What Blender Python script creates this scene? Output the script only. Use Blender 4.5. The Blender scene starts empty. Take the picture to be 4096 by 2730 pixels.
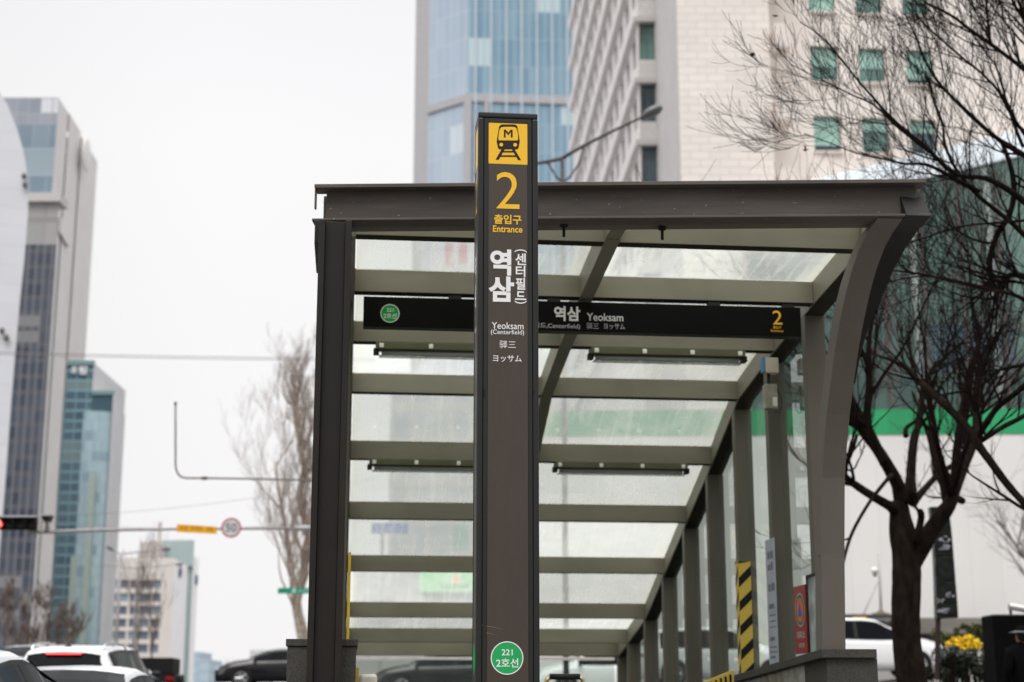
import bpy, bmesh, math, random
from mathutils import Vector, Matrix
R = math.radians
random.seed(7)
scene = bpy.context.scene
COL = scene.collection

# ------------------------------------------------------------------ camera maths (to measure the place)
F = 6258.0; HZ = 2803.0; PITCH = math.atan((HZ - 1365) / F); EYE = 1.6
cp, sp = math.cos(PITCH), math.sin(PITCH)
TH = math.atan((1380 - 2048) / (F / cp))              # heading of the stair axis
ew = (math.sin(TH), math.cos(TH)); eb = (math.cos(TH), -math.sin(TH))
STREET = math.atan((1740 - 2048) / (F / cp))           # heading of the street

def ray(u, v):
    a = (u - 2048) / F; b = (1365 - v) / F
    return (a, cp - b * sp, sp + b * cp)
def at(u, v, Y):
    r = ray(u, v); k = Y / r[1]
    return Vector((k * r[0], Y, k * r[2] + EYE))
def on_s(u, v, s):
    r = ray(u, v); k = s / (r[0] * ew[0] + r[1] * ew[1])
    return k * (r[0] * eb[0] + r[1] * eb[1]), k * r[2] + EYE
def on_b(u, v, b):
    r = ray(u, v); k = b / (r[0] * eb[0] + r[1] * eb[1])
    return k * (r[0] * ew[0] + r[1] * ew[1]), k * r[2] + EYE
def ground_h(x, y):
    h = 0.034 * min(y, 66.0)
    if y < 0: h = 0.0
    if x > 6: h += 0.12 * min(x - 6, 8) * max(0, min(1, (y - 8) / 16))
    return h

# ------------------------------------------------------------------ object helpers
def link(o, parent=None):
    COL.objects.link(o)
    if parent: o.parent = parent
    return o
def tag(o, label=None, cat=None, group=None, kind=None):
    if label: o['label'] = label
    if cat: o['category'] = cat
    if group: o['group'] = group
    if kind: o['kind'] = kind
    return o
def empty(name, loc=(0, 0, 0), rz=0.0, label=None, cat=None, group=None):
    o = bpy.data.objects.new(name, None); o.location = loc; o.rotation_euler = (0, 0, rz)
    o.empty_display_size = 0.2
    link(o); return tag(o, label, cat, group)
def copy_tree(o, parent=None):
    c = o.copy(); COL.objects.link(c); c.parent = parent
    for ch in list(o.children): copy_tree(ch, c)
    return c

class MB:
    def __init__(s): s.v = []; s.f = []; s.uv = []; s.m = []
    def vert(s, p): s.v.append(tuple(p)); return len(s.v) - 1
    def face(s, pts, uv=None, mi=0):
        i = [s.vert(p) for p in pts]; s.f.append(i); s.m.append(mi)
        s.uv.append(uv if uv else [(0, 0)] * len(i))
    def box(s, x0, x1, y0, y1, z0, z1, mi=0):
        p = [(x0,y0,z0),(x1,y0,z0),(x1,y1,z0),(x0,y1,z0),(x0,y0,z1),(x1,y0,z1),(x1,y1,z1),(x0,y1,z1)]
        s.hexa(p, mi); return s
    def hexa(s, p, mi=0):
        b = len(s.v); s.v += [tuple(q) for q in p]
        for q in ((0,3,2,1),(4,5,6,7),(0,1,5,4),(1,2,6,5),(2,3,7,6),(3,0,4,7)):
            s.f.append([b + i for i in q]); s.m.append(mi); s.uv.append([(0, 0)] * 4)
    def prism(s, poly, ext, mi=0):
        """poly: list of 3D points, ext: extrusion vector"""
        n = len(poly); b = len(s.v); e = Vector(ext)
        s.v += [tuple(q) for q in poly] + [tuple(Vector(q) + e) for q in poly]
        s.f.append([b + i for i in range(n)][::-1]); s.f.append([b + n + i for i in range(n)])
        s.m += [mi, mi]; s.uv += [[(0, 0)] * n, [(0, 0)] * n]
        for i in range(n):
            j = (i + 1) % n
            s.f.append([b + i, b + j, b + n + j, b + n + i]); s.m.append(mi); s.uv.append([(0, 0)] * 4)
        return s
    def tube(s, pts, rad, sides=6, cap=True, mi=0):
        pts = [Vector(p) for p in pts]; n = len(pts)
        if not isinstance(rad, (list, tuple)): rad = [rad] * n
        rings = []; prev = None
        for i, p in enumerate(pts):
            d = (pts[min(i + 1, n - 1)] - pts[max(i - 1, 0)])
            if d.length < 1e-9: d = Vector((0, 0, 1))
            d.normalize()
            if prev is None:
                a = Vector((1, 0, 0)) if abs(d.x) < 0.8 else Vector((0, 1, 0))
                a = (a - d * a.dot(d)).normalized()
            else:
                a = prev - d * prev.dot(d)
                a = a.normalized() if a.length > 1e-6 else Vector((1, 0, 0))
            prev = a; c = d.cross(a); b = len(s.v)
            for k in range(sides):
                t = 2 * math.pi * k / sides
                s.v.append(tuple(p + (a * math.cos(t) + c * math.sin(t)) * rad[i]))
            rings.append(b)
        for i in range(n - 1):
            for k in range(sides):
                k2 = (k + 1) % sides
                s.f.append([rings[i] + k, rings[i] + k2, rings[i + 1] + k2, rings[i + 1] + k]); s.m.append(mi); s.uv.append([(0, 0)] * 4)
        if cap:
            s.f.append([rings[0] + k for k in range(sides)][::-1]); s.m.append(mi); s.uv.append([(0, 0)] * sides)
            s.f.append([rings[-1] + k for k in range(sides)]); s.m.append(mi); s.uv.append([(0, 0)] * sides)
        return s
    def ell(s, c, r, seg=12, rings=8, mi=0):
        c = Vector(c); b = len(s.v)
        for i in range(rings + 1):
            th = math.pi * i / rings
            for k in range(seg):
                ph = 2 * math.pi * k / seg
                s.v.append((c.x + r[0] * math.sin(th) * math.cos(ph), c.y + r[1] * math.sin(th) * math.sin(ph), c.z + r[2] * math.cos(th)))
        for i in range(rings):
            for k in range(seg):
                k2 = (k + 1) % seg
                s.f.append([b + i*seg + k, b + (i+1)*seg + k, b + (i+1)*seg + k2, b + i*seg + k2]); s.m.append(mi); s.uv.append([(0, 0)] * 4)
        return s
    def build(s, name, mat, parent=None, smooth=False, bevel=0.0, loc=None):
        me = bpy.data.meshes.new(name); me.from_pydata(s.v, [], s.f)
        for mm in (mat if isinstance(mat, (list, tuple)) else [mat]): me.materials.append(mm)
        uvl = me.uv_layers.new(name='UVMap'); k = 0
        for fi, uvs in enumerate(s.uv):
            for q in uvs: uvl.data[k].uv = q; k += 1
        for i, p in enumerate(me.polygons): p.material_index = s.m[i]; p.use_smooth = smooth
        bm = bmesh.new(); bm.from_mesh(me); bmesh.ops.recalc_face_normals(bm, faces=bm.faces); bm.to_mesh(me); bm.free()
        o = bpy.data.objects.new(name, me)
        if loc: o.location = loc
        link(o, parent)
        if bevel:
            bv = o.modifiers.new('bevel', 'BEVEL'); bv.width = bevel; bv.segments = 2; bv.limit_method = 'ANGLE'; bv.angle_limit = R(40)
        return o

# ------------------------------------------------------------------ materials
MATS = {}
def newmat(name):
    m = bpy.data.materials.new(name); m.use_nodes = True
    nt = m.node_tree; nt.nodes.clear()
    out = nt.nodes.new('ShaderNodeOutputMaterial')
    return m, nt, out
def N(nt, typ, **kw):
    n = nt.nodes.new(typ)
    for k, v in kw.items():
        if k.startswith('i_'): n.inputs[k[2:].replace('_', ' ')].default_value = v
        else: setattr(n, k, v)
    return n
def col4(c): return (c[0], c[1], c[2], 1.0)
def lin(*c):
    """sRGB 0-255 measured from a swatch -> linear"""
    return tuple(((x / 255) / 12.92 if x <= 10 else (((x / 255) + 0.055) / 1.055) ** 2.4) for x in c)
def mat(name, base, rough=0.6, metal=0.0, var=0.12, scale=6.0, bump=0.0, coat=0.0, spec=0.2, stretch=(1, 1, 1), emit=None, es=0.0, dirt=None, dscale=1.2, specks=None):
    if name in MATS: return MATS[name]
    m, nt, out = newmat(name)
    p = N(nt, 'ShaderNodeBsdfPrincipled'); nt.links.new(p.outputs[0], out.inputs[0])
    p.inputs['Roughness'].default_value = rough; p.inputs['Metallic'].default_value = metal
    p.inputs['Specular IOR Level'].default_value = spec
    p.inputs['Coat Weight'].default_value = coat; p.inputs['Coat Roughness'].default_value = 0.08
    if emit: p.inputs['Emission Color'].default_value = col4(emit); p.inputs['Emission Strength'].default_value = es
    tc = N(nt, 'ShaderNodeTexCoord'); mp = N(nt, 'ShaderNodeMapping'); mp.inputs['Scale'].default_value = stretch
    nt.links.new(tc.outputs['Object'], mp.inputs[0])
    nz = N(nt, 'ShaderNodeTexNoise'); nz.inputs['Scale'].default_value = scale; nz.inputs['Detail'].default_value = 5
    nt.links.new(mp.outputs[0], nz.inputs['Vector'])
    rp = N(nt, 'ShaderNodeValToRGB')
    rp.color_ramp.elements[0].position = 0.3; rp.color_ramp.elements[1].position = 0.7
    rp.color_ramp.elements[0].color = col4([c * (1 - var) for c in base]); rp.color_ramp.elements[1].color = col4([min(1, c * (1 + var)) for c in base])
    nt.links.new(nz.outputs[0], rp.inputs[0])
    colout = rp.outputs[0]
    if dirt:
        n2 = N(nt, 'ShaderNodeTexNoise'); n2.inputs['Scale'].default_value = dscale; n2.inputs['Detail'].default_value = 8; n2.inputs['Roughness'].default_value = 0.7
        nt.links.new(mp.outputs[0], n2.inputs['Vector'])
        r2 = N(nt, 'ShaderNodeValToRGB'); r2.color_ramp.elements[0].position = 0.5; r2.color_ramp.elements[1].position = 0.75
        nt.links.new(n2.outputs[0], r2.inputs[0])
        mx = N(nt, 'ShaderNodeMix', data_type='RGBA'); mx.inputs[7].default_value = col4(dirt)
        ml = N(nt, 'ShaderNodeMath', operation='MULTIPLY'); ml.inputs[1].default_value = 0.55
        nt.links.new(r2.outputs[0], ml.inputs[0]); nt.links.new(ml.outputs[0], mx.inputs[0]); nt.links.new(colout, mx.inputs[6]); colout = mx.outputs[2]
    if specks:
        vz = N(nt, 'ShaderNodeTexNoise'); vz.inputs['Scale'].default_value = 38; vz.inputs['Detail'].default_value = 2; nt.links.new(tc.outputs['Object'], vz.inputs['Vector'])
        gt = N(nt, 'ShaderNodeMath', operation='GREATER_THAN'); gt.inputs[1].default_value = 0.735; nt.links.new(vz.outputs[0], gt.inputs[0])
        ms_ = N(nt, 'ShaderNodeMix', data_type='RGBA'); ms_.inputs[7].default_value = col4(specks); nt.links.new(gt.outputs[0], ms_.inputs[0]); nt.links.new(colout, ms_.inputs[6]); colout = ms_.outputs[2]
    nt.links.new(colout, p.inputs['Base Color'])
    if bump:
        bp = N(nt, 'ShaderNodeBump'); bp.inputs['Strength'].default_value = bump; bp.inputs['Distance'].default_value = 0.02
        nt.links.new(nz.outputs[0], bp.inputs['Height']); nt.links.new(bp.outputs[0], p.inputs['Normal'])
    MATS[name] = m; return m

def glass(name, tint, milk, milk_col, gloss=0.08, stain=0.0, scale=1.5, edge=0.0):
    """transparent sheet with a dusty, light-scattering film and a faint mirror"""
    m, nt, out = newmat(name)
    tr = N(nt, 'ShaderNodeBsdfTransparent'); tr.inputs[0].default_value = col4(tint)
    tl = N(nt, 'ShaderNodeBsdfTranslucent'); tl.inputs[0].default_value = col4(milk_col)
    df = N(nt, 'ShaderNodeBsdfDiffuse'); df.inputs[0].default_value = col4([c * 0.8 for c in milk_col])
    md = N(nt, 'ShaderNodeMixShader'); md.inputs[0].default_value = 0.08
    nt.links.new(tl.outputs[0], md.inputs[1]); nt.links.new(df.outputs[0], md.inputs[2])
    tc = N(nt, 'ShaderNodeTexCoord'); nz = N(nt, 'ShaderNodeTexNoise'); nz.inputs['Scale'].default_value = scale; nz.inputs['Detail'].default_value = 7
    nz.inputs['Roughness'].default_value = 0.65
    nt.links.new(tc.outputs['Object'], nz.inputs['Vector'])
    mr = N(nt, 'ShaderNodeMapRange'); mr.inputs[1].default_value = 0.35; mr.inputs[2].default_value = 0.75
    mr.inputs[3].default_value = milk - stain; mr.inputs[4].default_value = milk + stain
    nt.links.new(nz.outputs[0], mr.inputs[0])
    facout = mr.outputs[0]
    if edge:      # grime gathered along the frames plus run-off streaks
        uvn = N(nt, 'ShaderNodeUVMap'); sp_ = N(nt, 'ShaderNodeSeparateXYZ'); nt.links.new(uvn.outputs[0], sp_.inputs[0])
        def mm(op, a, b):
            n = N(nt, 'ShaderNodeMath', operation=op)
            for i, q in enumerate((a, b)):
                if isinstance(q, (int, float)): n.inputs[i].default_value = q
                else: nt.links.new(q, n.inputs[i])
            return n.outputs[0]
        ed = mm('MINIMUM', mm('MINIMUM', sp_.outputs[0], mm('SUBTRACT', 1.76, sp_.outputs[0])), mm('MULTIPLY', sp_.outputs[1], 1.0))
        er = N(nt, 'ShaderNodeMapRange'); er.inputs[1].default_value = 0.0; er.inputs[2].default_value = 0.16; er.inputs[3].default_value = edge; er.inputs[4].default_value = 0.0; nt.links.new(ed, er.inputs[0])
        mp2 = N(nt, 'ShaderNodeMapping'); mp2.inputs['Scale'].default_value = (9, .8, 1); nt.links.new(uvn.outputs[0], mp2.inputs[0])
        n3 = N(nt, 'ShaderNodeTexNoise'); n3.inputs['Scale'].default_value = 1.6; n3.inputs['Detail'].default_value = 6; nt.links.new(mp2.outputs[0], n3.inputs['Vector'])
        s3 = N(nt, 'ShaderNodeMapRange'); s3.inputs[1].default_value = .5; s3.inputs[2].default_value = .78; s3.inputs[3].default_value = 0; s3.inputs[4].default_value = edge; nt.links.new(n3.outputs[0], s3.inputs[0])
        dirtf = mm('ADD', er.outputs[0], s3.outputs[0]); facout = mm('MINIMUM', mm('ADD', facout, dirtf), .95)
        dm = N(nt, 'ShaderNodeMix', data_type='RGBA'); nt.links.new(mm('MINIMUM', mm('MULTIPLY', dirtf, 1.6), .8), dm.inputs[0]); dm.inputs[6].default_value = col4(milk_col); dm.inputs[7].default_value = (milk_col[0] * .62, milk_col[1] * .58, milk_col[2] * .48, 1)
        nt.links.new(dm.outputs[2], tl.inputs[0])
    a = N(nt, 'ShaderNodeMixShader'); nt.links.new(facout, a.inputs[0]); nt.links.new(tr.outputs[0], a.inputs[1]); nt.links.new(md.outputs[0], a.inputs[2])
    gl = N(nt, 'ShaderNodeBsdfGlossy'); gl.inputs['Roughness'].default_value = 0.02
    fr = N(nt, 'ShaderNodeFresnel'); fr.inputs[0].default_value = 1.45
    fm = N(nt, 'ShaderNodeMath', operation='MULTIPLY'); fm.inputs[1].default_value = gloss * 10
    nt.links.new(fr.outputs[0], fm.inputs[0])
    b = N(nt, 'ShaderNodeMixShader'); nt.links.new(fm.outputs[0], b.inputs[0]); nt.links.new(a.outputs[0], b.inputs[1]); nt.links.new(gl.outputs[0], b.inputs[2])
    nt.links.new(b.outputs[0], out.inputs[0]); MATS[name] = m; return m

def curtain(name, glassA, glassB, frame, pw, fh, mw=0.1, mh=0.12, light=None, lp=0.0, rough=0.12, spandrel=None, sh=0.0, spec=0.5, seed=0.0, bigcell=None):
    """glazed facade pattern over UVs in metres: panes with random tint, mullions and spandrels"""
    m, nt, out = newmat(name)
    p = N(nt, 'ShaderNodeBsdfPrincipled'); nt.links.new(p.outputs[0], out.inputs[0]); p.inputs['Specular IOR Level'].default_value = spec
    uv = N(nt, 'ShaderNodeUVMap'); sx = N(nt, 'ShaderNodeSeparateXYZ'); nt.links.new(uv.outputs[0], sx.inputs[0])
    def mth(op, a, b=None, c=None):
        n = N(nt, 'ShaderNodeMath', operation=op)
        for i, q in enumerate((a, b, c)):
            if q is None: continue
            if isinstance(q, (int, float)): n.inputs[i].default_value = q
            else: nt.links.new(q, n.inputs[i])
        return n.outputs[0]
    uu = mth('DIVIDE', sx.outputs[0], pw); vv = mth('DIVIDE', sx.outputs[1], fh)
    fu = mth('FRACT', uu); fv = mth('FRACT', vv); iu = mth('FLOOR', uu); iv = mth('FLOOR', vv)
    cb = N(nt, 'ShaderNodeCombineXYZ'); nt.links.new(iu, cb.inputs[0]); nt.links.new(iv, cb.inputs[1]); cb.inputs[2].default_value = seed
    wn = N(nt, 'ShaderNodeTexWhiteNoise', noise_dimensions='3D'); nt.links.new(cb.outputs[0], wn.inputs[0])
    # larger soft patches (other buildings mirrored, blinds)
    nz = N(nt, 'ShaderNodeTexNoise'); nz.inputs['Scale'].default_value = 0.09; nz.inputs['Detail'].default_value = 3
    mpv = N(nt, 'ShaderNodeMapping'); mpv.inputs['Scale'].default_value = (1, 0.6, 1); mpv.inputs['Location'].default_value = (seed * 3.1, seed, 0)
    nt.links.new(uv.outputs[0], mpv.inputs[0]); nt.links.new(mpv.outputs[0], nz.inputs['Vector'])
    t = mth('ADD', mth('MULTIPLY', wn.outputs[0], 0.45), mth('MULTIPLY', mth('SUBTRACT', nz.outputs[0], 0.3), 1.3))
    tcl = mth('MINIMUM', mth('MAXIMUM', t, 0.0), 1.0)
    mx = N(nt, 'ShaderNodeMix', data_type='RGBA'); nt.links.new(tcl, mx.inputs[0]); mx.inputs[6].default_value = col4(glassA); mx.inputs[7].default_value = col4(glassB)
    c = mx.outputs[2]
    if light:
        cb2 = N(nt, 'ShaderNodeCombineXYZ'); nt.links.new(mth('FLOOR', mth('DIVIDE', iu, 3.0)), cb2.inputs[0]); nt.links.new(iv, cb2.inputs[1]); cb2.inputs[2].default_value = seed + 5
        w2 = N(nt, 'ShaderNodeTexWhiteNoise', noise_dimensions='3D'); nt.links.new(cb2.outputs[0], w2.inputs[0])
        ms = mth('MULTIPLY', mth('LESS_THAN', w2.outputs[0], lp), 0.85)
        m2 = N(nt, 'ShaderNodeMix', data_type='RGBA'); nt.links.new(ms, m2.inputs[0]); nt.links.new(c, m2.inputs[6]); m2.inputs[7].default_value = col4(light); c = m2.outputs[2]
    if spandrel:
        m3 = N(nt, 'ShaderNodeMix', data_type='RGBA'); nt.links.new(mth('LESS_THAN', fv, sh), m3.inputs[0]); nt.links.new(c, m3.inputs[6]); m3.inputs[7].default_value = col4(spandrel); c = m3.outputs[2]
    fr = mth('MAXIMUM', mth('LESS_THAN', fu, mw / pw), mth('LESS_THAN', fv, mh / fh))
    m4 = N(nt, 'ShaderNodeMix', data_type='RGBA'); nt.links.new(fr, m4.inputs[0]); nt.links.new(c, m4.inputs[6]); m4.inputs[7].default_value = col4(frame)
    nt.links.new(m4.outputs[2], p.inputs['Base Color'])
    ro = mth('ADD', mth('MULTIPLY', fr, 0.45), rough); nt.links.new(ro, p.inputs['Roughness'])
    MATS[name] = m; return m

def tiled(name, base, joint, bw, bh, var=0.06, rough=0.6, jw=0.02, offset=0.5):
    m, nt, out = newmat(name)
    p = N(nt, 'ShaderNodeBsdfPrincipled'); nt.links.new(p.outputs[0], out.inputs[0]); p.inputs['Roughness'].default_value = rough
    uv = N(nt, 'ShaderNodeUVMap'); br = N(nt, 'ShaderNodeTexBrick', offset=offset)
    nt.links.new(uv.outputs[0], br.inputs['Vector'])
    br.inputs['Scale'].default_value = 1.0; br.inputs['Brick Width'].default_value = bw; br.inputs['Row Height'].default_value = bh
    br.inputs['Mortar Size'].default_value = jw; br.inputs['Mortar Smooth'].default_value = 0.2
    br.inputs['Color1'].default_value = col4([c * (1 - var) for c in base]); br.inputs['Color2'].default_value = col4([min(1, c * (1 + var)) for c in base]); br.inputs['Mortar'].default_value = col4(joint)
    nz = N(nt, 'ShaderNodeTexNoise'); nz.inputs['Scale'].default_value = 0.25; nz.inputs['Detail'].default_value = 6; nt.links.new(uv.outputs[0], nz.inputs['Vector'])
    mr = N(nt, 'ShaderNodeMapRange'); mr.inputs[3].default_value = 0.88; mr.inputs[4].default_value = 1.08; nt.links.new(nz.outputs[0], mr.inputs[0])
    mx = N(nt, 'ShaderNodeMix', data_type='RGBA', blend_type='MULTIPLY'); mx.inputs[0].default_value = 1.0
    nt.links.new(br.outputs[0], mx.inputs[6]); nt.links.new(mr.outputs[0], mx.inputs[7]); nt.links.new(mx.outputs[2], p.inputs['Base Color'])
    MATS[name] = m; return m

# ------------------------------------------------------------------ sky, sun, camera
w = bpy.data.worlds.new("World"); scene.world = w; w.use_nodes = True
nt = w.node_tree; nt.nodes.clear()
wo = nt.nodes.new('ShaderNodeOutputWorld'); bg = nt.nodes.new('ShaderNodeBackground'); nt.links.new(bg.outputs[0], wo.inputs[0])
SUN_EL, SUN_AZ = R(60), R(200)
sky = nt.nodes.new('ShaderNodeTexSky'); sky.sky_type = 'NISHITA'; sky.sun_disc = False; sky.sun_elevation = SUN_EL; sky.sun_rotation = SUN_AZ
hs = nt.nodes.new('ShaderNodeHueSaturation'); hs.inputs['Saturation'].default_value = 0.12; nt.links.new(sky.outputs[0], hs.inputs['Color'])
tc = nt.nodes.new('ShaderNodeTexCoord'); sx = nt.nodes.new('ShaderNodeSeparateXYZ'); nt.links.new(tc.outputs['Generated'], sx.inputs[0])
rp = nt.nodes.new('ShaderNodeValToRGB'); nt.links.new(sx.outputs[2], rp.inputs[0])
els = rp.color_ramp.elements
els[0].position = 0.0; els[0].color = (0.86, 0.845, 0.85, 1)
els[1].position = 0.34; els[1].color = (0.90, 0.895, 0.90, 1)
e = els.new(0.48); e.color = (0.84, 0.84, 0.875, 1)
e = els.new(0.75); e.color = (1.0, 1.0, 1.0, 1)
# soft cloud mottling
cn = nt.nodes.new('ShaderNodeTexNoise'); cn.inputs['Scale'].default_value = 2.2; cn.inputs['Detail'].default_value = 4; nt.links.new(tc.outputs['Generated'], cn.inputs['Vector'])
cr = nt.nodes.new('ShaderNodeMapRange'); cr.inputs[3].default_value = 9.8; cr.inputs[4].default_value = 10.4; nt.links.new(cn.outputs[0], cr.inputs[0])
mu = nt.nodes.new('ShaderNodeMix'); mu.data_type = 'RGBA'; mu.blend_type = 'MULTIPLY'; mu.inputs[0].default_value = 1.0
nt.links.new(rp.outputs[0], mu.inputs[6]); nt.links.new(cr.outputs[0], mu.inputs[7])
# brighter overcast vault overhead (real overcast skies are about three times brighter at the zenith)
zr = nt.nodes.new('ShaderNodeMapRange'); zr.inputs[1].default_value = 0.52; zr.inputs[2].default_value = 1.0; zr.inputs[3].default_value = 1.0; zr.inputs[4].default_value = 2.8
nt.links.new(sx.outputs[2], zr.inputs[0])
sl_ = nt.nodes.new('ShaderNodeMapRange'); sl_.interpolation_type = 'SMOOTHSTEP'; sl_.inputs[1].default_value = -0.36; sl_.inputs[2].default_value = -0.17; sl_.inputs[3].default_value = 0.93; sl_.inputs[4].default_value = 1.0
nt.links.new(sx.outputs[0], sl_.inputs[0]); zx = nt.nodes.new('ShaderNodeMath'); zx.operation = 'MULTIPLY'; nt.links.new(sl_.outputs[0], zx.inputs[0])
m2 = nt.nodes.new('ShaderNodeMix'); m2.data_type = 'RGBA'; m2.blend_type = 'MULTIPLY'; m2.inputs[0].default_value = 1.0
nt.links.new(mu.outputs[2], m2.inputs[6]); nt.links.new(zr.outputs[0], zx.inputs[1]); nt.links.new(zx.outputs[0], m2.inputs[7])
mx = nt.nodes.new('ShaderNodeMix'); mx.data_type = 'RGBA'; mx.inputs[0].default_value = 0.06
# low sky behind viewer darkened to shade front faces, as unmodelled street buildings would
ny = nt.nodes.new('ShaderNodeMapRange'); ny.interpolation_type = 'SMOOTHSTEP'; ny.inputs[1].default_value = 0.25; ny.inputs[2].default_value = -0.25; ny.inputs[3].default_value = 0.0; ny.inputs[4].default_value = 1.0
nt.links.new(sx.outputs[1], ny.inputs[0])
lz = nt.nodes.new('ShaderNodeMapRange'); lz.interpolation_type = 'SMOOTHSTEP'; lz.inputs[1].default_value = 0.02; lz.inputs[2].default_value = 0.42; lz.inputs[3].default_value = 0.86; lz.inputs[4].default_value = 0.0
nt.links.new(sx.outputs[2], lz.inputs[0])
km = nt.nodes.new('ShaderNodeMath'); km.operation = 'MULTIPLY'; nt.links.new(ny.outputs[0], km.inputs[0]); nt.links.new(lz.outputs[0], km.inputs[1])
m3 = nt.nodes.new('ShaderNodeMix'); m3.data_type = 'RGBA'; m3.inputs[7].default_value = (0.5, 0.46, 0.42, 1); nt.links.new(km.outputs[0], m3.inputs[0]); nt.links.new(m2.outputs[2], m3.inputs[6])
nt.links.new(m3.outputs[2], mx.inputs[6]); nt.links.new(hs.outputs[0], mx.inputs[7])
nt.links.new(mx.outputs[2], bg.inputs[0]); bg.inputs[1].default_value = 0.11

sd = bpy.data.lights.new('sun', 'SUN'); sd.energy = 1.9; sd.angle = R(40); sd.color = (1.0, 0.965, 0.92)
so = bpy.data.objects.new('sun', sd); link(so)
dv = Vector((math.sin(SUN_AZ) * math.cos(SUN_EL), math.cos(SUN_AZ) * math.cos(SUN_EL), math.sin(SUN_EL)))
so.rotation_euler = dv.to_track_quat('Z', 'Y').to_euler()

cd = bpy.data.cameras.new('camera'); co = bpy.data.objects.new('camera', cd); link(co)
cd.sensor_width = 36; cd.lens = F * 36 / 4096; cd.clip_end = 5000; cd.clip_start = 0.1
co.location = (0, 0, EYE); co.rotation_euler = (R(90) + PITCH, 0, 0)
cd.dof.use_dof = True; cd.dof.focus_distance = 8.75; cd.dof.aperture_fstop = 2.1; cd.dof.aperture_blades = 0
scene.camera = co
scene.view_settings.view_transform = 'Standard'; scene.view_settings.look = 'None'; scene.view_settings.exposure = 0
scene.render.engine = 'CYCLES'
scene.cycles.use_denoising = True
try: scene.cycles.denoiser = 'OPENIMAGEDENOISE'
except Exception: pass
scene.cycles.max_bounces = 7; scene.cycles.diffuse_bounces = 4; scene.cycles.transparent_max_bounces = 20; scene.cycles.glossy_bounces = 3

# ------------------------------------------------------------------ ground
def sheet(name, x0, x1, y0, y1, nx, ny, dz, m, kind='structure', skew=0.0):
    b = MB()
    xs = [x0 + (x1 - x0) * i / nx for i in range(nx + 1)]; ys = [y0 + (y1 - y0) * (j / ny) ** 1.6 if y0 >= 0 else y0 + (y1 - y0) * j / ny for j in range(ny + 1)]
    idx = {}
    for j, y in enumerate(ys):
        for i, x in enumerate(xs):
            xx = x + skew * y; idx[i, j] = b.vert((xx, y, ground_h(xx, y) + dz))
    for j in range(ny):
        for i in range(nx):
            b.f.append([idx[i, j], idx[i+1, j], idx[i+1, j+1], idx[i, j+1]]); b.m.append(0); b.uv.append([(0, 0)] * 4)
    o = b.build(name, m, smooth=True); tag(o, kind=kind); return o
m_ground = mat('paving_grey', (0.15, 0.143, 0.137), 0.85, var=0.12, scale=3, bump=0.2)
m_road = mat('asphalt', (0.055, 0.055, 0.057), 0.85, var=0.25, scale=9, bump=0.3)
def ground_sheet():
    b = MB()      # laid out along the stair axis so that the stairwell can be left open
    bs = [-900, -400, -150, -70, -40] + [-30 + 2.5 * i for i in range(12)] + [-1.0, 0.05, 3.38] + [5, 6, 7, 8, 9, 10, 11, 12, 13, 14, 15, 17, 20, 30, 45, 70, 150, 400, 900]
    ss = [-60, -30, -10, 0, 4, 8, 11.25] + [21.5] + [24 + 3 * i for i in range(16)] + [75, 90, 120, 200, 400, 800, 1800]
    ix = {}
    for j, s in enumerate(ss):
        for i, q in enumerate(bs):
            x, y = q * eb[0] + s * ew[0], q * eb[1] + s * ew[1]; ix[i, j] = b.vert((x, y, ground_h(x, y) - 0.02))
    for j in range(len(ss) - 1):
        for i in range(len(bs) - 1):
            if bs[i] == 0.05 and ss[j] == 11.25: continue
            b.f.append([ix[i, j], ix[i+1, j], ix[i+1, j+1], ix[i, j+1]]); b.m.append(0); b.uv.append([(0, 0)] * 4)
    o = b.build('ground', m_ground, smooth=False); tag(o, kind='structure')
ground_sheet()
sheet('road', -24, -2.4, 0, 220, 8, 50, -0.012, m_road, skew=math.tan(STREET))
mk = MB()
m_mark = mat('road_paint', (0.75, 0.75, 0.72), 0.6)
for xl in (-6.1, -9.3, -15.8, -19.0):
    for k in range(14):
        y0 = 4 + k * 8; pts = []
        for (dx, dy) in ((-.07, 0), (.07, 0), (.07, 4), (-.07, 4)):
            y = y0 + dy; x = xl + dx + math.tan(STREET) * y; pts.append((x, y, ground_h(x, y) + 0.006))
        mk.face(pts)
o = mk.build('road_marking', m_mark); tag(o, kind='structure')
kb = MB()
for j in range(40):
    y0, y1 = j * 4.0, j * 4.0 + 4.0
    p = []
    for y in (y0, y1):
        for x in (-2.4, -2.22): xx = x + math.tan(STREET) * y; p.append((xx, y, ground_h(xx, y)))
    q = [(a, b_, c - 0.05) for a, b_, c in (p[0], p[1], p[3], p[2])]
    kb.hexa(q + [(a, b_, c + 0.19) for a, b_, c in q])
o = kb.build('kerb', mat('kerb_granite', (0.3, 0.3, 0.29), 0.8, var=0.2, scale=20)); tag(o, kind='structure')

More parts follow.
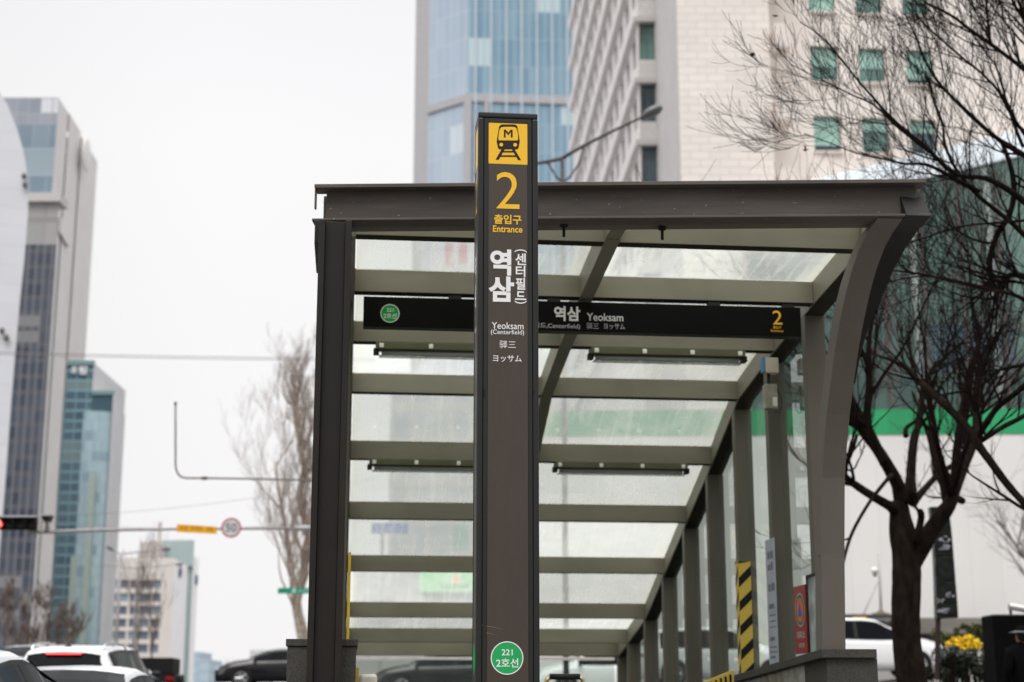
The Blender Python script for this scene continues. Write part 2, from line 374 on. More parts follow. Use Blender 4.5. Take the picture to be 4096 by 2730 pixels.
# ------------------------------------------------------------------ lettering helpers
_glyph = {}
def glyph_mesh(body, bold=0.0):
    key = (body, bold)
    if key in _glyph: return _glyph[key]
    c = bpy.data.curves.new('glyph', 'FONT'); c.body = body; c.size = 1; c.offset = bold; c.resolution_u = 4
    o = bpy.data.objects.new('glyph', c); COL.objects.link(o)
    dg = bpy.context.evaluated_depsgraph_get(); dg.update()
    me = bpy.data.meshes.new_from_object(o.evaluated_get(dg))
    vs = [tuple(v.co) for v in me.vertices]; fs = [list(p.vertices) for p in me.polygons]
    bpy.data.objects.remove(o); bpy.data.curves.remove(c); bpy.data.meshes.remove(me)
    _glyph[key] = (vs, fs); return _glyph[key]
class Face:
    """a flat sign face: local (x across, z up) at origin o with axes X, Z and outward normal Nn"""
    def __init__(s, o, X, Z, Nn): s.o = Vector(o); s.X = Vector(X); s.Z = Vector(Z); s.N = Vector(Nn)
    def p(s, x, z, d=0.0): return s.o + s.X * x + s.Z * z + s.N * d
def letter(mb, face, body, x0, x1, z0, z1, bold=0.0, d=0.002, mirror=False):
    vs, fs = glyph_mesh(body, bold)
    ax = [v[0] for v in vs]; ay = [v[1] for v in vs]
    lx, hx, ly, hy = min(ax), max(ax), min(ay), max(ay)
    b = len(mb.v)
    for v in vs:
        mb.v.append(tuple(face.p(x0 + (v[0] - lx) / (hx - lx) * (x1 - x0), z0 + (v[1] - ly) / (hy - ly) * (z1 - z0), d)))
    for f in fs: mb.f.append([b + i for i in f]); mb.m.append(0); mb.uv.append([(0, 0)] * len(f))
def poly(mb, face, pts, d=0.002): mb.face([face.p(x, z, d) for x, z in pts])
def rectp(mb, face, x0, x1, z0, z1, d=0.002): poly(mb, face, [(x0, z0), (x1, z0), (x1, z1), (x0, z1)], d)
def disc(mb, face, cx, cz, r, d=0.002, n=36, rz=None):
    rz = rz or r; poly(mb, face, [(cx + r * math.cos(2 * math.pi * i / n), cz + rz * math.sin(2 * math.pi * i / n)) for i in range(n)], d)
def ringp(mb, face, cx, cz, r0, r1, d=0.002, n=36, k=1.0):
    for i in range(n):
        a0, a1 = 2 * math.pi * i / n, 2 * math.pi * (i + 1) / n
        poly(mb, face, [(cx + r0 * math.cos(a0), cz + k * r0 * math.sin(a0)), (cx + r1 * math.cos(a0), cz + k * r1 * math.sin(a0)), (cx + r1 * math.cos(a1), cz + k * r1 * math.sin(a1)), (cx + r0 * math.cos(a1), cz + k * r0 * math.sin(a1))], d)
def stroke(mb, face, pts, wd, d=0.002):
    for (x0, z0), (x1, z1) in zip(pts[:-1], pts[1:]):
        L = math.hypot(x1 - x0, z1 - z0) or 1; nx, nz = -(z1 - z0) / L * wd / 2, (x1 - x0) / L * wd / 2
        poly(mb, face, [(x0 + nx, z0 + nz), (x0 - nx, z0 - nz), (x1 - nx, z1 - nz), (x1 + nx, z1 + nz)], d)

# ------------------------------------------------------------------ station pylon (in focus)
m_pframe = mat('pylon_frame', (0.020, 0.0205, 0.020), 0.42, var=0.08, scale=40, spec=0.3)
m_pgroove = mat('pylon_groove', (0.008, 0.008, 0.008), 0.7)
m_ppanel = mat('pylon_panel', (0.060, 0.047, 0.0365), 0.33, var=0.05, scale=90, spec=0.4, dirt=(0.075, 0.061, 0.049), dscale=5, stretch=(1, 1, .22))
m_yellow = mat('sign_yellow', (0.86, 0.50, 0.038), 0.4, var=0.02, scale=60)
m_ink = mat('sign_ink', (0.020, 0.018, 0.017), 0.5)
m_white = mat('sign_white', (0.80, 0.79, 0.79), 0.45, var=0.02)
m_green = mat('line_green', (0.022, 0.36, 0.105), 0.4, var=0.03)
PS = 8.6
pxl, _ = on_s(1913.6, 446, PS); pxr, pzt = on_s(2154, 454, PS)
PB0, PB1, PZT = 0.697, 1.047, 4.963
PW = PB1 - PB0; PD = 0.25
pyl = empty('station_pylon', (PB0 * eb[0] + PS * ew[0], PB0 * eb[1] + PS * ew[1], ground_h(0.5, 8.6)), -TH,
            'tall dark brown metro exit pylon with yellow train panel and green line badge', 'sign pylon')
PG = pyl.location.z; PH = PZT - PG
fx = [on_s(u, 560, PS)[0] - PB0 for u in (1913.6, 1936, 1954, 2115, 2132.3, 2154)]
fx[0] = 0; fx[5] = PW
b = MB()     # corner posts with rounded edges, top cap
cw = fx[1]
for x0, x1 in ((0, cw), (PW - cw, PW)):
    for y0, y1 in ((0, cw), (PD - cw, PD)): b.box(x0, x1, y0, y1, 0, PH - 0.036)
b.box(0, PW, 0, PD, PH - 0.036, PH)
b.build('frame', m_pframe, pyl, bevel=0.009)
b = MB(); b.box(0.008, PW - 0.008, 0.012, PD - 0.012, 0.0, PH - 0.04); b.build('core', m_pgroove, pyl)
b = MB()     # inner frame strips, all four sides
g = 0.003
zt_in = PH - 0.036 - g
fw2 = fx[2] - fx[1]
b.box(cw + g, fx[2], 0.004, 0.012, 0.0, zt_in); b.box(PW - fx[2], PW - cw - g, 0.004, 0.012, 0, zt_in); b.box(fx[2], PW - fx[2], 0.004, 0.012, zt_in - 0.026, zt_in)
b.box(-0.0, 0.008, cw + g, PD - cw - g, zt_in - 0.03, zt_in)
b.build('inner_frame', m_pframe, pyl, bevel=0.0015)
PXA, PXB = fx[2] + 0.0015, PW - fx[2] - 0.0015
def zof(v): return on_s(2034, v, PS)[1] - PG
def xof(u, v=600): return on_s(u, v, PS)[0] - PB0
ztop_panel = zt_in - 0.027
b = MB(); b.box(PXA, PXB, 0.0065, 0.0118, 0.0, ztop_panel); b.build('front_panel', m_ppanel, pyl)
b = MB(); b.box(0.0025, 0.0078, cw + 0.012, PD - cw - 0.012, 0.0, zt_in - 0.032); b.build('side_panel', m_ppanel, pyl)
FP = Face((0, 0.0065, 0), (1, 0, 0), (0, 0, 1), (0, -1, 0))
def FB(u0, u1, v0, v1):
    um = (u0 + u1) / 2; x0 = xof(u0, (v0 + v1) / 2); x1 = xof(u1, (v0 + v1) / 2)
    return x0, x1, on_s(um, v1, PS)[1] - PG, on_s(um, v0, PS)[1] - PG
def C1(x0, x1, y0, y1): return FB(1800 + x0 / 2.904, 1800 + x1 / 2.904, 420 + y0 / 2.904, 420 + y1 / 2.904)
def C2(x0, x1, y0, y1): return FB(1800 + x0 / 2.904, 1800 + x1 / 2.904, 960 + y0 / 2.904, 960 + y1 / 2.904)
_, _, zy0, _ = C1(447, 914, 182, 686)
b = MB(); rectp(b, FP, PXA, PXB, zy0, ztop_panel - 0.001, 0.0012); b.build('yellow_panel', m_yellow, pyl)
# pictogram
b = MB()
def cpt(x, y):
    y = y - (x - 677) * 0.026     # the crop rows fall slightly to the right
    u, v = 1800 + x / 2.904, 420 + y / 2.904
    bb, zz = on_s(u, v + (x - 677) * 0.026 / 2.904, PS); return (bb - PB0, zz - PG)
def body_pts(xl, xr, yt, yb, bulge, rt, rb, n=7):
    """outline of the rounded train front, clockwise in crop pixels"""
    pts = []
    def arc(cx, cy, r, a0, a1):
        for i in range(n + 1):
            a = a0 + (a1 - a0) * i / n; pts.append((cx + r * math.cos(a), cy + r * math.sin(a)))
    xm = (xl + xr) / 2
    arc(xl + bulge + rt, yt + rt * 0.72, rt, math.pi, 1.5 * math.pi)
    arc(xr - bulge - rt, yt + rt * 0.72, rt, 1.5 * math.pi, 2 * math.pi)
    pts2 = [(xr - bulge * .35, yt + (yb - yt) * .45), (xr, yt + (yb - yt) * .68)]
    pts.extend(pts2)
    arc(xr - 14 - rb, yb - rb, rb, 0, .5 * math.pi)
    arc(xl + 14 + rb, yb - rb, rb, .5 * math.pi, math.pi)
    pts.extend([(xl, yt + (yb - yt) * .68), (xl + bulge * .35, yt + (yb - yt) * .45)])
    return pts
poly(b, FP, [cpt(*q) for q in body_pts(543, 812, 237, 515, 26, 42, 26)], 0.0022)
for q in (((600, 513), (637, 513), (566, 635), (529, 635)), ((718, 513), (752, 513), (827, 640), (792, 640)), ((612, 533), (745, 533), (752, 551), (604, 551)), ((585, 583), (768, 583), (778, 602), (574, 602))):
    poly(b, FP, [cpt(*p_) for p_ in q], 0.0022)
b.build('train_pictogram', m_ink, pyl)
b = MB()
poly(b, FP, [cpt(*q) for q in [(563, 385), (566, 345), (573, 305), (583, 272), (600, 258), (640, 254), (715, 254), (755, 258), (772, 272), (783, 305), (790, 345), (793, 385), (792, 402), (782, 412), (573, 411), (564, 402)]], 0.0032)
for cx, cy in ((596, 461), (758, 463)):
    poly(b, FP, [cpt(cx + 21.5 * math.cos(t * .2618), cy + 21.5 * math.sin(t * .2618)) for t in range(24)], 0.0032)
b.build('pictogram_window', m_yellow, pyl)
b = MB()
for q in (((626, 288), (646, 288), (646, 377), (626, 377)), ((707, 288), (728, 288), (728, 378), (707, 378)), ((626, 288), (648, 288), (677, 322), (677, 352)), ((728, 288), (706, 288), (677, 322), (677, 352))):
    poly(b, FP, [cpt(*p_) for p_ in q], 0.0042 if q[0][0] in (626, 707) and q[2][1] > 370 else 0.0046)
b.build('metro_letter', m_ink, pyl)
# numeral 2, drawn as a stroked outline
def numeral2(mb, face, x0, x1, z0, z1, d, bold=0.0): letter(mb, face, '2', x0, x1, z0, z1, bold, d)
b = MB(); numeral2(b, FP, *C1(537, 808, 780, 1204), 0.0018, -0.004); b.build('exit_numeral', m_yellow, pyl)
b = MB(); letter(b, FP, '출입구', *C1(513, 831, 1275, 1385), 0.022); b.build('korean_lettering', m_yellow, pyl); b = MB(); letter(b, FP, 'Entrance', *C1(500, 842, 1402, 1480), 0.018); b.build('entrance_lettering', m_yellow, pyl)
b = MB()
letter(b, FP, '역', *C2(467, 712, 108, 411), 0.038); letter(b, FP, '삼', *C2(450, 746, 422, 718), 0.038)
for ch, q in (('센', (760, 885, 155, 292)), ('터', (765, 876, 298, 430)), ('필', (765, 876, 438, 578))): letter(b, FP, ch, *C2(*q), 0.02)
x0, x1, z0, z1 = C2(757, 887, 595, 697)
zz = z1 - z0; lw = zz * 0.17; xa, xb = x0 + .2 * (x1 - x0), x0 + .8 * (x1 - x0)
rectp(b, FP, x0, x1, z0, z0 + lw); rectp(b, FP, xa, xb, z1 - lw, z1); rectp(b, FP, xa, xb, z0 + .34 * zz, z0 + .34 * zz + lw); rectp(b, FP, xa, xa + lw, z0 + .34 * zz + lw, z1 - lw)
for (q, sgn) in (((752, 891, 110, 148), 1), ((752, 890, 702, 740), -1)):
    x0, x1, z0, z1 = C2(*q); n = 12
    for i in range(n):
        t0, t1 = i / n, (i + 1) / n
        def pr(t): 
            h = math.sin(math.pi * t) ** .55 
            return h
        za0, za1 = pr(t0), pr(t1); th = .34 * (z1 - z0)
        xs = (x0 + (x1 - x0) * t0, x0 + (x1 - x0) * t1)
        if sgn > 0: zz0 = [z0 + (z1 - z0 - th) * h for h in (za0, za1)]
        else: zz0 = [z1 - th - (z1 - z0 - th) * h for h in (za0, za1)]
        poly(b, FP, [(xs[0], zz0[0]), (xs[1], zz0[1]), (xs[1], zz0[1] + th), (xs[0], zz0[0] + th)])
b.build('korean_lettering', m_white, pyl); b = MB(); letter(b, FP, 'Yeoksam', *C2(486, 855, 958, 1036), 0.004); letter(b, FP, '(Centerfield)', *C2(475, 862, 1043, 1112), 0.003)
b.build('latin_lettering', m_white, pyl); b = MB(); letter(b, FP, '驿三', *C2(575, 765, 1172, 1258), 0.0); b.build('chinese_lettering', m_white, pyl); b = MB(); letter(b, FP, 'ヨッサム', *C2(500, 833, 1338, 1417), 0.006)
b.build('japanese_lettering', m_white, pyl)
# line badge
bx, bz = on_s(2028.6, 2632.9, PS); bx -= PB0; bz -= PG; br = 64 / F * (PS * 1.0 + .1)
b = MB(); disc(b, FP, bx, bz, br * .95, 0.0012); b.build('line_badge', m_green, pyl)
b = MB(); ringp(b, FP, bx, bz, br * .94, br * 1.0, 0.002)
letter(b, FP, '221', bx - .33 * br, bx + .34 * br, bz + .16 * br, bz + .52 * br, 0.012); letter(b, FP, '2호선', bx - .67 * br, bx + .69 * br, bz - .56 * br, bz - .02 * br, 0.012)
b.build('badge_lettering', m_white, pyl)
# left side of the pylon carries the same panel, seen at a glancing angle
SP = Face((0.0025, PD, 0), (0, -1, 0), (0, 0, 1), (-1, 0, 0))
sw0, sw1 = cw + 0.014, PD - cw - 0.014
b = MB(); rectp(b, SP, sw0, sw1, zy0, zt_in - 0.034, 0.0012); b.build('yellow_panel', m_yellow, pyl)
b = MB(); q = C1(537, 808, 780, 1204); numeral2(b, SP, sw0 + .03, sw1 - .03, q[2], q[3], 0.0018); b.build('exit_numeral', m_yellow, pyl)
b = MB()
for ch, q in (('역', C2(467, 712, 108, 411)), ('삼', C2(450, 746, 422, 718))): letter(b, SP, ch, sw0 + .015, sw1 - .045, q[2], q[3], 0.035)
q = C2(486, 855, 958, 1036); letter(b, SP, 'Yeoksam', sw0 + .02, sw1 - .02, q[2], q[3], 0.004)
b.build('station_lettering', m_white, pyl)
b = MB(); disc(b, SP, PD / 2, bz, br * .8, 0.0012, rz=br * .95); b.build('line_badge', m_green, pyl)
# scuffs near the base and two screws on the edge
b = MB()
for v_, x0_, x1_, dz_ in ((2502, .03, .155, .018), (2530, .04, .12, .012)):
    zc = zof(v_); b.face([FP.p(x0_, zc, .0009), FP.p(x1_, zc - dz_ - .004, .0009), FP.p(x1_ - .02, zc - dz_ + .001, .0009), FP.p(x0_, zc + .003, .0009)])
b.build('scuff_mark', mat('scuff', (0.22, 0.19, 0.165), 0.6), pyl)
b = MB()
for u_, v_ in ((1936, 1562), (2135, 1567), (1937, 1580)):
    x_, z_ = xof(u_, v_), on_s(u_, v_, PS)[1] - PG
    b.tube([(x_, 0.006, z_), (x_, -0.004, z_)], 0.004, 8)
b.build('screw', m_pgroove, pyl)

# ------------------------------------------------------------------ subway entrance canopy
m_fascia = mat('paint_brown_grey', (0.088, 0.076, 0.066), 0.5, specks=(.34, .31, .28), var=0.1, scale=3, stretch=(.5, 1, 4), dirt=(0.2, 0.18, 0.16), dscale=.9)
m_column = mat('paint_dark_grey', (0.021, 0.018, 0.016), 0.5, var=0.08, scale=5)
m_beam = mat('paint_beam_grey', (0.218, 0.203, 0.150), 0.5, var=0.1, scale=2.0, stretch=(.5, 1, 3), dirt=(0.2, 0.18, 0.12), dscale=1.1)
m_post = mat('paint_post_grey', (0.132, 0.119, 0.092), 0.55, var=0.10, scale=2.5, stretch=(1, 1, .5), dirt=(.11, .10, .08), dscale=2)
m_undershade = mat('painted_undershade', (0.035, 0.031, 0.022), 0.7, spec=.05)  # near-black colour that paints in the shade under the beams
m_roofglass = glass('roof_glass', (0.88, 0.93, 0.90), 0.42, (0.66, 0.68, 0.64), gloss=0.03, stain=0.13, scale=1.1, edge=.30)
m_wallglass = glass('wall_glass', (0.64, 0.72, 0.67), 0.06, (0.6, 0.66, 0.62), gloss=0.045, stain=0.04, scale=1.2)
m_granite = mat('granite_dark', (0.062, 0.058, 0.052), 0.72, var=0.45, scale=120, bump=0.15, dirt=(0.1, 0.092, 0.08), dscale=5)
m_granpol = mat('granite_polished', (0.30, 0.29, 0.265), 0.2, var=0.4, scale=7, dirt=(0.12, 0.12, 0.11), dscale=3)
m_steel = mat('steel', (0.62, 0.61, 0.59), 0.28, metal=1.0, var=0.05)
m_dark = mat('dark_metal', (0.02, 0.019, 0.017), 0.55)
can = empty('subway_entrance', (0, 0, 0), -TH, 'brown steel and glass subway entrance canopy sloping down over the stairs', 'subway entrance')
WI = 3.65
BS = [10.6, 11.8, 13.01, 14.33, 15.49, 16.75, 18.0, 19.23, 20.5, 21.25]
BZ = [4.79, 4.694, 4.572, 4.393, 3.943, 3.491, 3.035, 2.582, 2.331, 2.184]
BH, BD = 0.185, 0.12
def zroof(s):
    if s <= BS[0]: return BZ[0] + (BS[0] - s) * 0.08
    for i in range(len(BS) - 1):
        if s <= BS[i + 1]: t = (s - BS[i]) / (BS[i + 1] - BS[i]); return BZ[i] + t * (BZ[i + 1] - BZ[i])
    return BZ[-1]
# fascia: an I-beam, its near end swung forward on the right
A = Vector((-0.28, 9.92, 0)); Bv = Vector((3.70, 9.40, 0)); fd = (Bv - A).normalized(); fn = Vector((fd.y, -fd.x, 0))
ZT, ZB = 4.925, 4.672
def fbox(mb, d0, d1, z0, z1, a0=0.0, a1=0.0):
    P0, P1 = A + fd * a0, Bv + fd * a1
    q = [P0 + fn * d0, P1 + fn * d0, P1 + fn * d1, P0 + fn * d1]
    mb.hexa([(p.x, p.y, z0) for p in q] + [(p.x, p.y, z1) for p in q])
b = MB(); fbox(b, 0, -0.14, ZT - 0.026, ZT); fbox(b, -0.085, -0.10, ZB + 0.016, ZT - 0.026, 0.07, -0.05); fbox(b, 0, -0.16, ZB, ZB + 0.016, -0.01, 0.02)
fbox(b, -0.02, -0.05, ZB + 0.09, ZT - 0.026, 0.0, -(Bv - A).length + 0.012)
b.build('fascia_beam', m_fascia, can, bevel=0.003)
b = MB(); fbox(b, -0.162, -0.30, ZB + 0.012, ZT - 0.03, 0.04, -0.30); b.build('soffit_beam', m_post, can, bevel=0.003)
# roof sheet between fascia and first beam
b = MB(); q = [A + fn * -.30, Bv + fn * -.30, Vector((3.70, 10.62, 0)), Vector((-.2, 10.62, 0))]
za_ = (4.905, 4.905, 4.965, 4.965); b.face([(p.x, p.y, zq) for p, zq in zip(q, za_)], [(0, 0), (1.76, 0), (1.76, .6), (0, .6)]); b.build('roof_pane', m_roofglass, can)
# left column: H section with the web facing out
b = MB()
b.box(-0.238, -0.198, 9.78, 10.06, 0.3, 4.64); b.box(-0.068, -0.026, 9.78, 10.06, 0.3, 4.64); b.box(-0.198, -0.068, 9.82, 9.835, 0.3, 4.64)
b.build('front_column', m_column, can, bevel=0.004)
b = MB(); b.box(-0.268, -0.20, 9.86, 10.6, 4.50, 4.655); b.box(-0.20, -0.03, 9.95, 10.1, 4.56, 4.655); b.build('column_head', m_column, can, bevel=0.004)
# cross beams
for i, (s, z) in enumerate(zip(BS, BZ)):
    b = MB(); b.box(0.0, WI, s, s + BD, z, z + BH); b.m[0] = 1; b.build('roof_beam', [m_beam, m_undershade], can, bevel=0.004)  # bottom face takes the dark colour, shade painted on
def rail(mb, b0, b1, zlo, zhi, s0, s_end, pts=None):
    S = [s0] + [q for q in BS if s0 < q < s_end] + [s_end]
    for a, c in zip(S[:-1], S[1:]):
        za, zc = zroof(a), zroof(c)
        mb.hexa([(b0, a, za + zlo), (b1, a, za + zlo), (b1, c, zc + zlo), (b0, c, zc + zlo), (b0, a, za + zhi), (b1, a, za + zhi), (b1, c, zc + zhi), (b0, c, zc + zhi)])
b = MB(); rail(b, WI + .012, WI + .155, -0.012, -0.0045, 10.6, 21.3); b.build('edge_shade_strip', m_undershade, can)  # thin dark strip added to paint shade below the edge beam
b = MB(); rail(b, WI, WI + .16, -0.004, BH + .004, 10.55, 21.37); b.box(WI, WI + .16, 9.9, 10.55, 4.70, 4.88); b.build('edge_beam', m_beam, can)
b = MB(); rail(b, -.17, 0.0, -0.004, BH + .004, 10.62, 21.37); b.build('edge_beam', m_beam, can)
b = MB(); rail(b, 1.765, 1.872, -0.003, BH + .003, 10.55, 21.3); b.box(1.765, 1.872, 9.95, 10.55, 4.80, 4.89); b.build('spine_beam', m_beam, can)
# pins on the soffit
for u_, v_ in ((2247, 905), (2636, 902)):
    bb, zz = on_s(u_, 890, 9.95); b = MB(); zz = ZB + 0.010
    b.tube([(bb, 9.85, zz), (bb, 9.85, zz - .02)], .028, 10); b.tube([(bb, 9.85, zz - .02), (bb, 9.85, zz - .09)], .010, 8); b.build('soffit_hook', m_dark, can)
# roof panes
for i in range(len(BS) - 1):
    for (b0, b1) in ((0.01, 1.76), (1.88, WI - .005)):
        s0, s1 = BS[i] + BD - .02, BS[i + 1] + .02; z0, z1 = BZ[i] + BH - .012, BZ[i + 1] + BH - .012
        b = MB(); b.face([(b0, s0, z0), (b1, s0, z0), (b1, s1, z1), (b0, s1, z1)], [(0, 0), (1.76, 0), (1.76, 1.2), (0, 1.2)]); b.build('roof_pane', m_roofglass, can)
# curved rib at the near right corner
path = [(11.10, 1.94), (11.02, 2.63), (10.93, 3.17), (10.84, 3.40), (10.75, 3.60), (10.63, 3.80), (10.5, 4.0), (10.36, 4.18), (10.2, 4.34), (10.03, 4.48), (9.85, 4.58), (9.66, 4.64), (9.47, 4.668)]
def rib(mb, b0, b1, depth, fr=lambda t: 1.0):
    n = len(path); L = []
    for i, (s, z) in enumerate(path):
        s0, z0 = path[max(i - 1, 0)]; s1, z1 = path[min(i + 1, n - 1)]
        l = math.hypot(s1 - s0, z1 - z0); nx, nz = (z1 - z0) / l, -(s1 - s0) / l     # towards +s / up
        d = depth * fr(i / (n - 1)); L.append(((s, z), (s + nx * d, z + nz * d)))
    for (a, a2), (c, c2) in zip(L[:-1], L[1:]):
        mb.hexa([(b0, a[0], a[1]), (b1, a[0], a[1]), (b1, a2[0], a2[1]), (b0, a2[0], a2[1]), (b0, c[0], c[1]), (b1, c[0], c[1]), (b1, c2[0], c2[1]), (b0, c2[0], c2[1])])
b = MB(); rib(b, 3.385, 3.555, 0.16, lambda t: 1.0 if t < .62 else max(.01, 1 - (t - .62) * 2.62)); o = b.build('curved_column', mat('paint_rib_grey', (0.165, 0.147, 0.125), 0.55, var=.08, scale=2.5, stretch=(1, 1, .4), dirt=(.15, .13, .105), dscale=2), can)
b = MB()
fl = [(9.40, 4.672, .10), (9.66, 4.642, .10), (9.85, 4.58, .09), (10.03, 4.48, .075), (10.2, 4.34, .055), (10.36, 4.18, .03), (10.5, 4.0, .012), (10.63, 3.80, .006)]
for (s0, z0, w0), (s1, z1, w1) in zip(fl[:-1], fl[1:]):
    b.hexa([(3.556, s0, z0), (3.556 + 1.6 * w0, s0, z0), (3.556 + 1.6 * w1, s1, z1), (3.556, s1, z1), (3.556, s0 + .1, z0 + .16), (3.556 + 1.6 * w0, s0 + .1, z0 + .16), (3.556 + 1.6 * w1, s1 + .1, z1 + .12), (3.556, s1 + .1, z1 + .12)])
b.build('rib_flange', m_dark, can)
zj = on_b(3325, 2222, 3.45)[1]
b = MB(); b.box(3.382, 3.558, 11.055, 11.075, zj - .004, zj + .004); b.build('joint_line', m_dark, can)
# wall posts and panes on both sides
PSs = [12.06, 13.27, 14.48, 15.68, 16.87, 18.08, 19.27, 20.47, 21.25]
def capz(s): return 1.955 - 0.055 * (s - 11.05)
for side in (0, 1):
    for s in PSs:
        b0, b1 = ((WI, WI + .165) if side else (-.185, -.02))
        b = MB(); b.box(b0, b1, s, s + .115, capz(s) - .02 if s < 17 else 1.0, zroof(s + .06) + .01); b.build('wall_post', m_post, can, bevel=0.003)
    for s0, s1 in zip([11.12] + PSs[:-1], PSs):
        if side and s0 < 11.5: continue
        bb = WI + .11 if side else -.13
        a, c = s0 + .1, s1 + .01
        b = MB(); b.face([(bb, a, capz(a) if a < 17 else 1.2), (bb, c, capz(c) if a < 17 else 1.2), (bb, c, zroof(c)), (bb, a, zroof(a))]); b.build('wall_pane', m_wallglass, can)
# granite parapets
b = MB(); b.box(3.40, 3.772, 11.06, 11.62, 0.2, 1.895); b.build('end_block', m_granite, can, bevel=0.004)
b = MB()
for s0, s1 in ((11.62, 14.2), (14.2, 17.0)):
    b.hexa([(3.40, s0, .1), (3.752, s0, .1), (3.752, s1, .1), (3.40, s1, .1), (3.40, s0, capz(s0) - .06), (3.752, s0, capz(s0) - .06), (3.752, s1, capz(s1) - .06), (3.40, s1, capz(s1) - .06)])
b.build('parapet', m_granpol, can)
b = MB(); b.hexa([(3.352, 11.02, 1.896), (3.758, 11.02, 1.896), (3.86, 17, capz(17) - .058), (3.352, 17, capz(17) - .058), (3.352, 11.02, 1.957), (3.758, 11.02, 1.957), (3.86, 17, capz(17)), (3.352, 17, capz(17))])
b.build('parapet_cap', m_granite, can, bevel=0.004)
b = MB()      # flight of steps down into the station
for k in range(33):
    z = .36 - .165 * k; b.box(.05, 3.38, 11.25 + .31 * k, 11.25 + .31 * (k + 1) + .02, z - .3, z)
m_step = mat('step_granite', (.07, .068, .062), .8, var=.3, scale=30)
b.build('steps', m_step, can)
b = MB(); b.box(-.10, .05, 11.25, 21.55, -5.5, .4); b.box(3.38, 3.52, 11.25, 21.55, -5.5, .45); b.box(-.1, 3.52, 21.5, 21.7, -5.5, 1.0); b.build('stairwell_wall', m_step, can)
b = MB(); b.box(-.362, .062, 9.94, 16.9, .1, 1.925); b.build('parapet', m_granite, can, bevel=.004)
b = MB(); b.box(-.372, .072, 9.93, 16.95, 1.928, 1.972); b.build('parapet_cap', m_granite, can, bevel=.004)
# far end of the stairwell: glass screen with a pale top rail
b = MB(); b.box(-.02, WI, 21.55, 21.60, 2.135, 2.175); b.build('end_rail', mat('rail_pale', (.75, .73, .7), .4), can)
b = MB(); b.face([(-.02, 21.58, .9), (WI, 21.58, .9), (WI, 21.58, 2.13), (-.02, 21.58, 2.13)]); b.build('end_pane', m_wallglass, can)
b = MB(); b.box(0.0, .018, 10.46, 10.54, 1.975, on_s(1375, 2212, 10.5)[1]); b.build('hazard_strip', mat('strip_yellow', (.62, .44, .05), .5), can)
def W(bb, s, z): return Vector((bb * eb[0] + s * ew[0], bb * eb[1] + s * ew[1], z))

# ------------------------------------------------------------------ hanging sign
m_black = mat('sign_black', (0.005, 0.0047, 0.004), 0.4, var=0.1, spec=.08)
HS = 11.78
hb0, hb1 = 0.072, 3.535; hz0, hz1 = 4.412, 4.650
hs_ = empty('hanging_sign', W(hb0, HS, hz0), -TH, 'long black hanging sign board under the canopy beam with exit number 2', 'sign')
HWd, HH = hb1 - hb0, hz1 - hz0
b = MB(); b.box(0, HWd, 0, .11, 0, HH); b.build('board', m_black, hs_, bevel=.004)
for k in (.205, .43, .80, .975):
    b = MB(); b.box(HWd * k - .05, HWd * k + .05, .03, .08, HH, HH + .035); b.build('hanger', m_dark, hs_)
HF = Face((0, 0, 0), (1, 0, 0), (0, 0, 1), (0, -1, 0))
def HB(u0, u1, v0, v1):
    x0 = on_s(u0, (v0 + v1) / 2, HS)[0] - hb0; x1 = on_s(u1, (v0 + v1) / 2, HS)[0] - hb0; um = (u0 + u1) / 2
    return x0, x1, on_s(um, v1, HS)[1] - hz0, on_s(um, v0, HS)[1] - hz0
def C3(x0, x1, y0, y1): return HB(2000 + x0 / 2.24, 2000 + x1 / 2.24, 780 + y0 / 2.24, 780 + y1 / 2.24)
def C4(x0, x1, y0, y1): return HB(2900 + x0 / 2.6133, 2900 + x1 / 2.6133, 1100 + y0 / 2.6133, 1100 + y1 / 2.6133)
m_signgrey = mat('sign_pale', (0.66, 0.65, 0.62), 0.5)
m_signdim = mat('sign_dim', (0.40, 0.39, 0.37), 0.5)
m_amber = mat('sign_amber', (0.80, 0.42, 0.025), 0.5)
b = MB(); letter(b, HF, '역삼', *C3(485, 718, 1000, 1132), .03); letter(b, HF, 'Yeoksam', *C3(778, 1104, 1063, 1132), .008); b.build('station_lettering', m_signgrey, hs_)
b = MB(); letter(b, HF, '(센터필드,Centerfield)', *C3(175, 718, 1147, 1204), .008); letter(b, HF, '驿三', *C3(775, 885, 1150, 1204), 0.0); letter(b, HF, 'ヨッサム', *C3(930, 1118, 1154, 1206), .004); b.build('small_lettering', m_signdim, hs_)
b = MB(); numeral2(b, HF, *C4(498, 596, 376, 521), .002); letter(b, HF, '출입구', *C4(503, 586, 536, 566), .01); letter(b, HF, 'Entrance', *C4(480, 607, 573, 598), .005); b.build('exit_lettering', m_amber, hs_)
hx, hz = on_s(1200 + 706 / 1.96, 700 + 1087 / 1.96, HS); hx -= hb0; hz -= hz0; hr = 37.5 / F * 12.25
b = MB(); disc(b, HF, hx, hz, hr * .94, .0012); b.build('line_badge', mat('badge_green', (0.008, 0.27, 0.045), .5), hs_)
b = MB(); ringp(b, HF, hx, hz, hr * .92, hr, .002); letter(b, HF, '221', hx - .36 * hr, hx + .36 * hr, hz + .18 * hr, hz + .56 * hr, .01); letter(b, HF, '2호선', hx - .68 * hr, hx + .68 * hr, hz - .55 * hr, hz, .01); b.build('badge_lettering', m_signgrey, hs_)

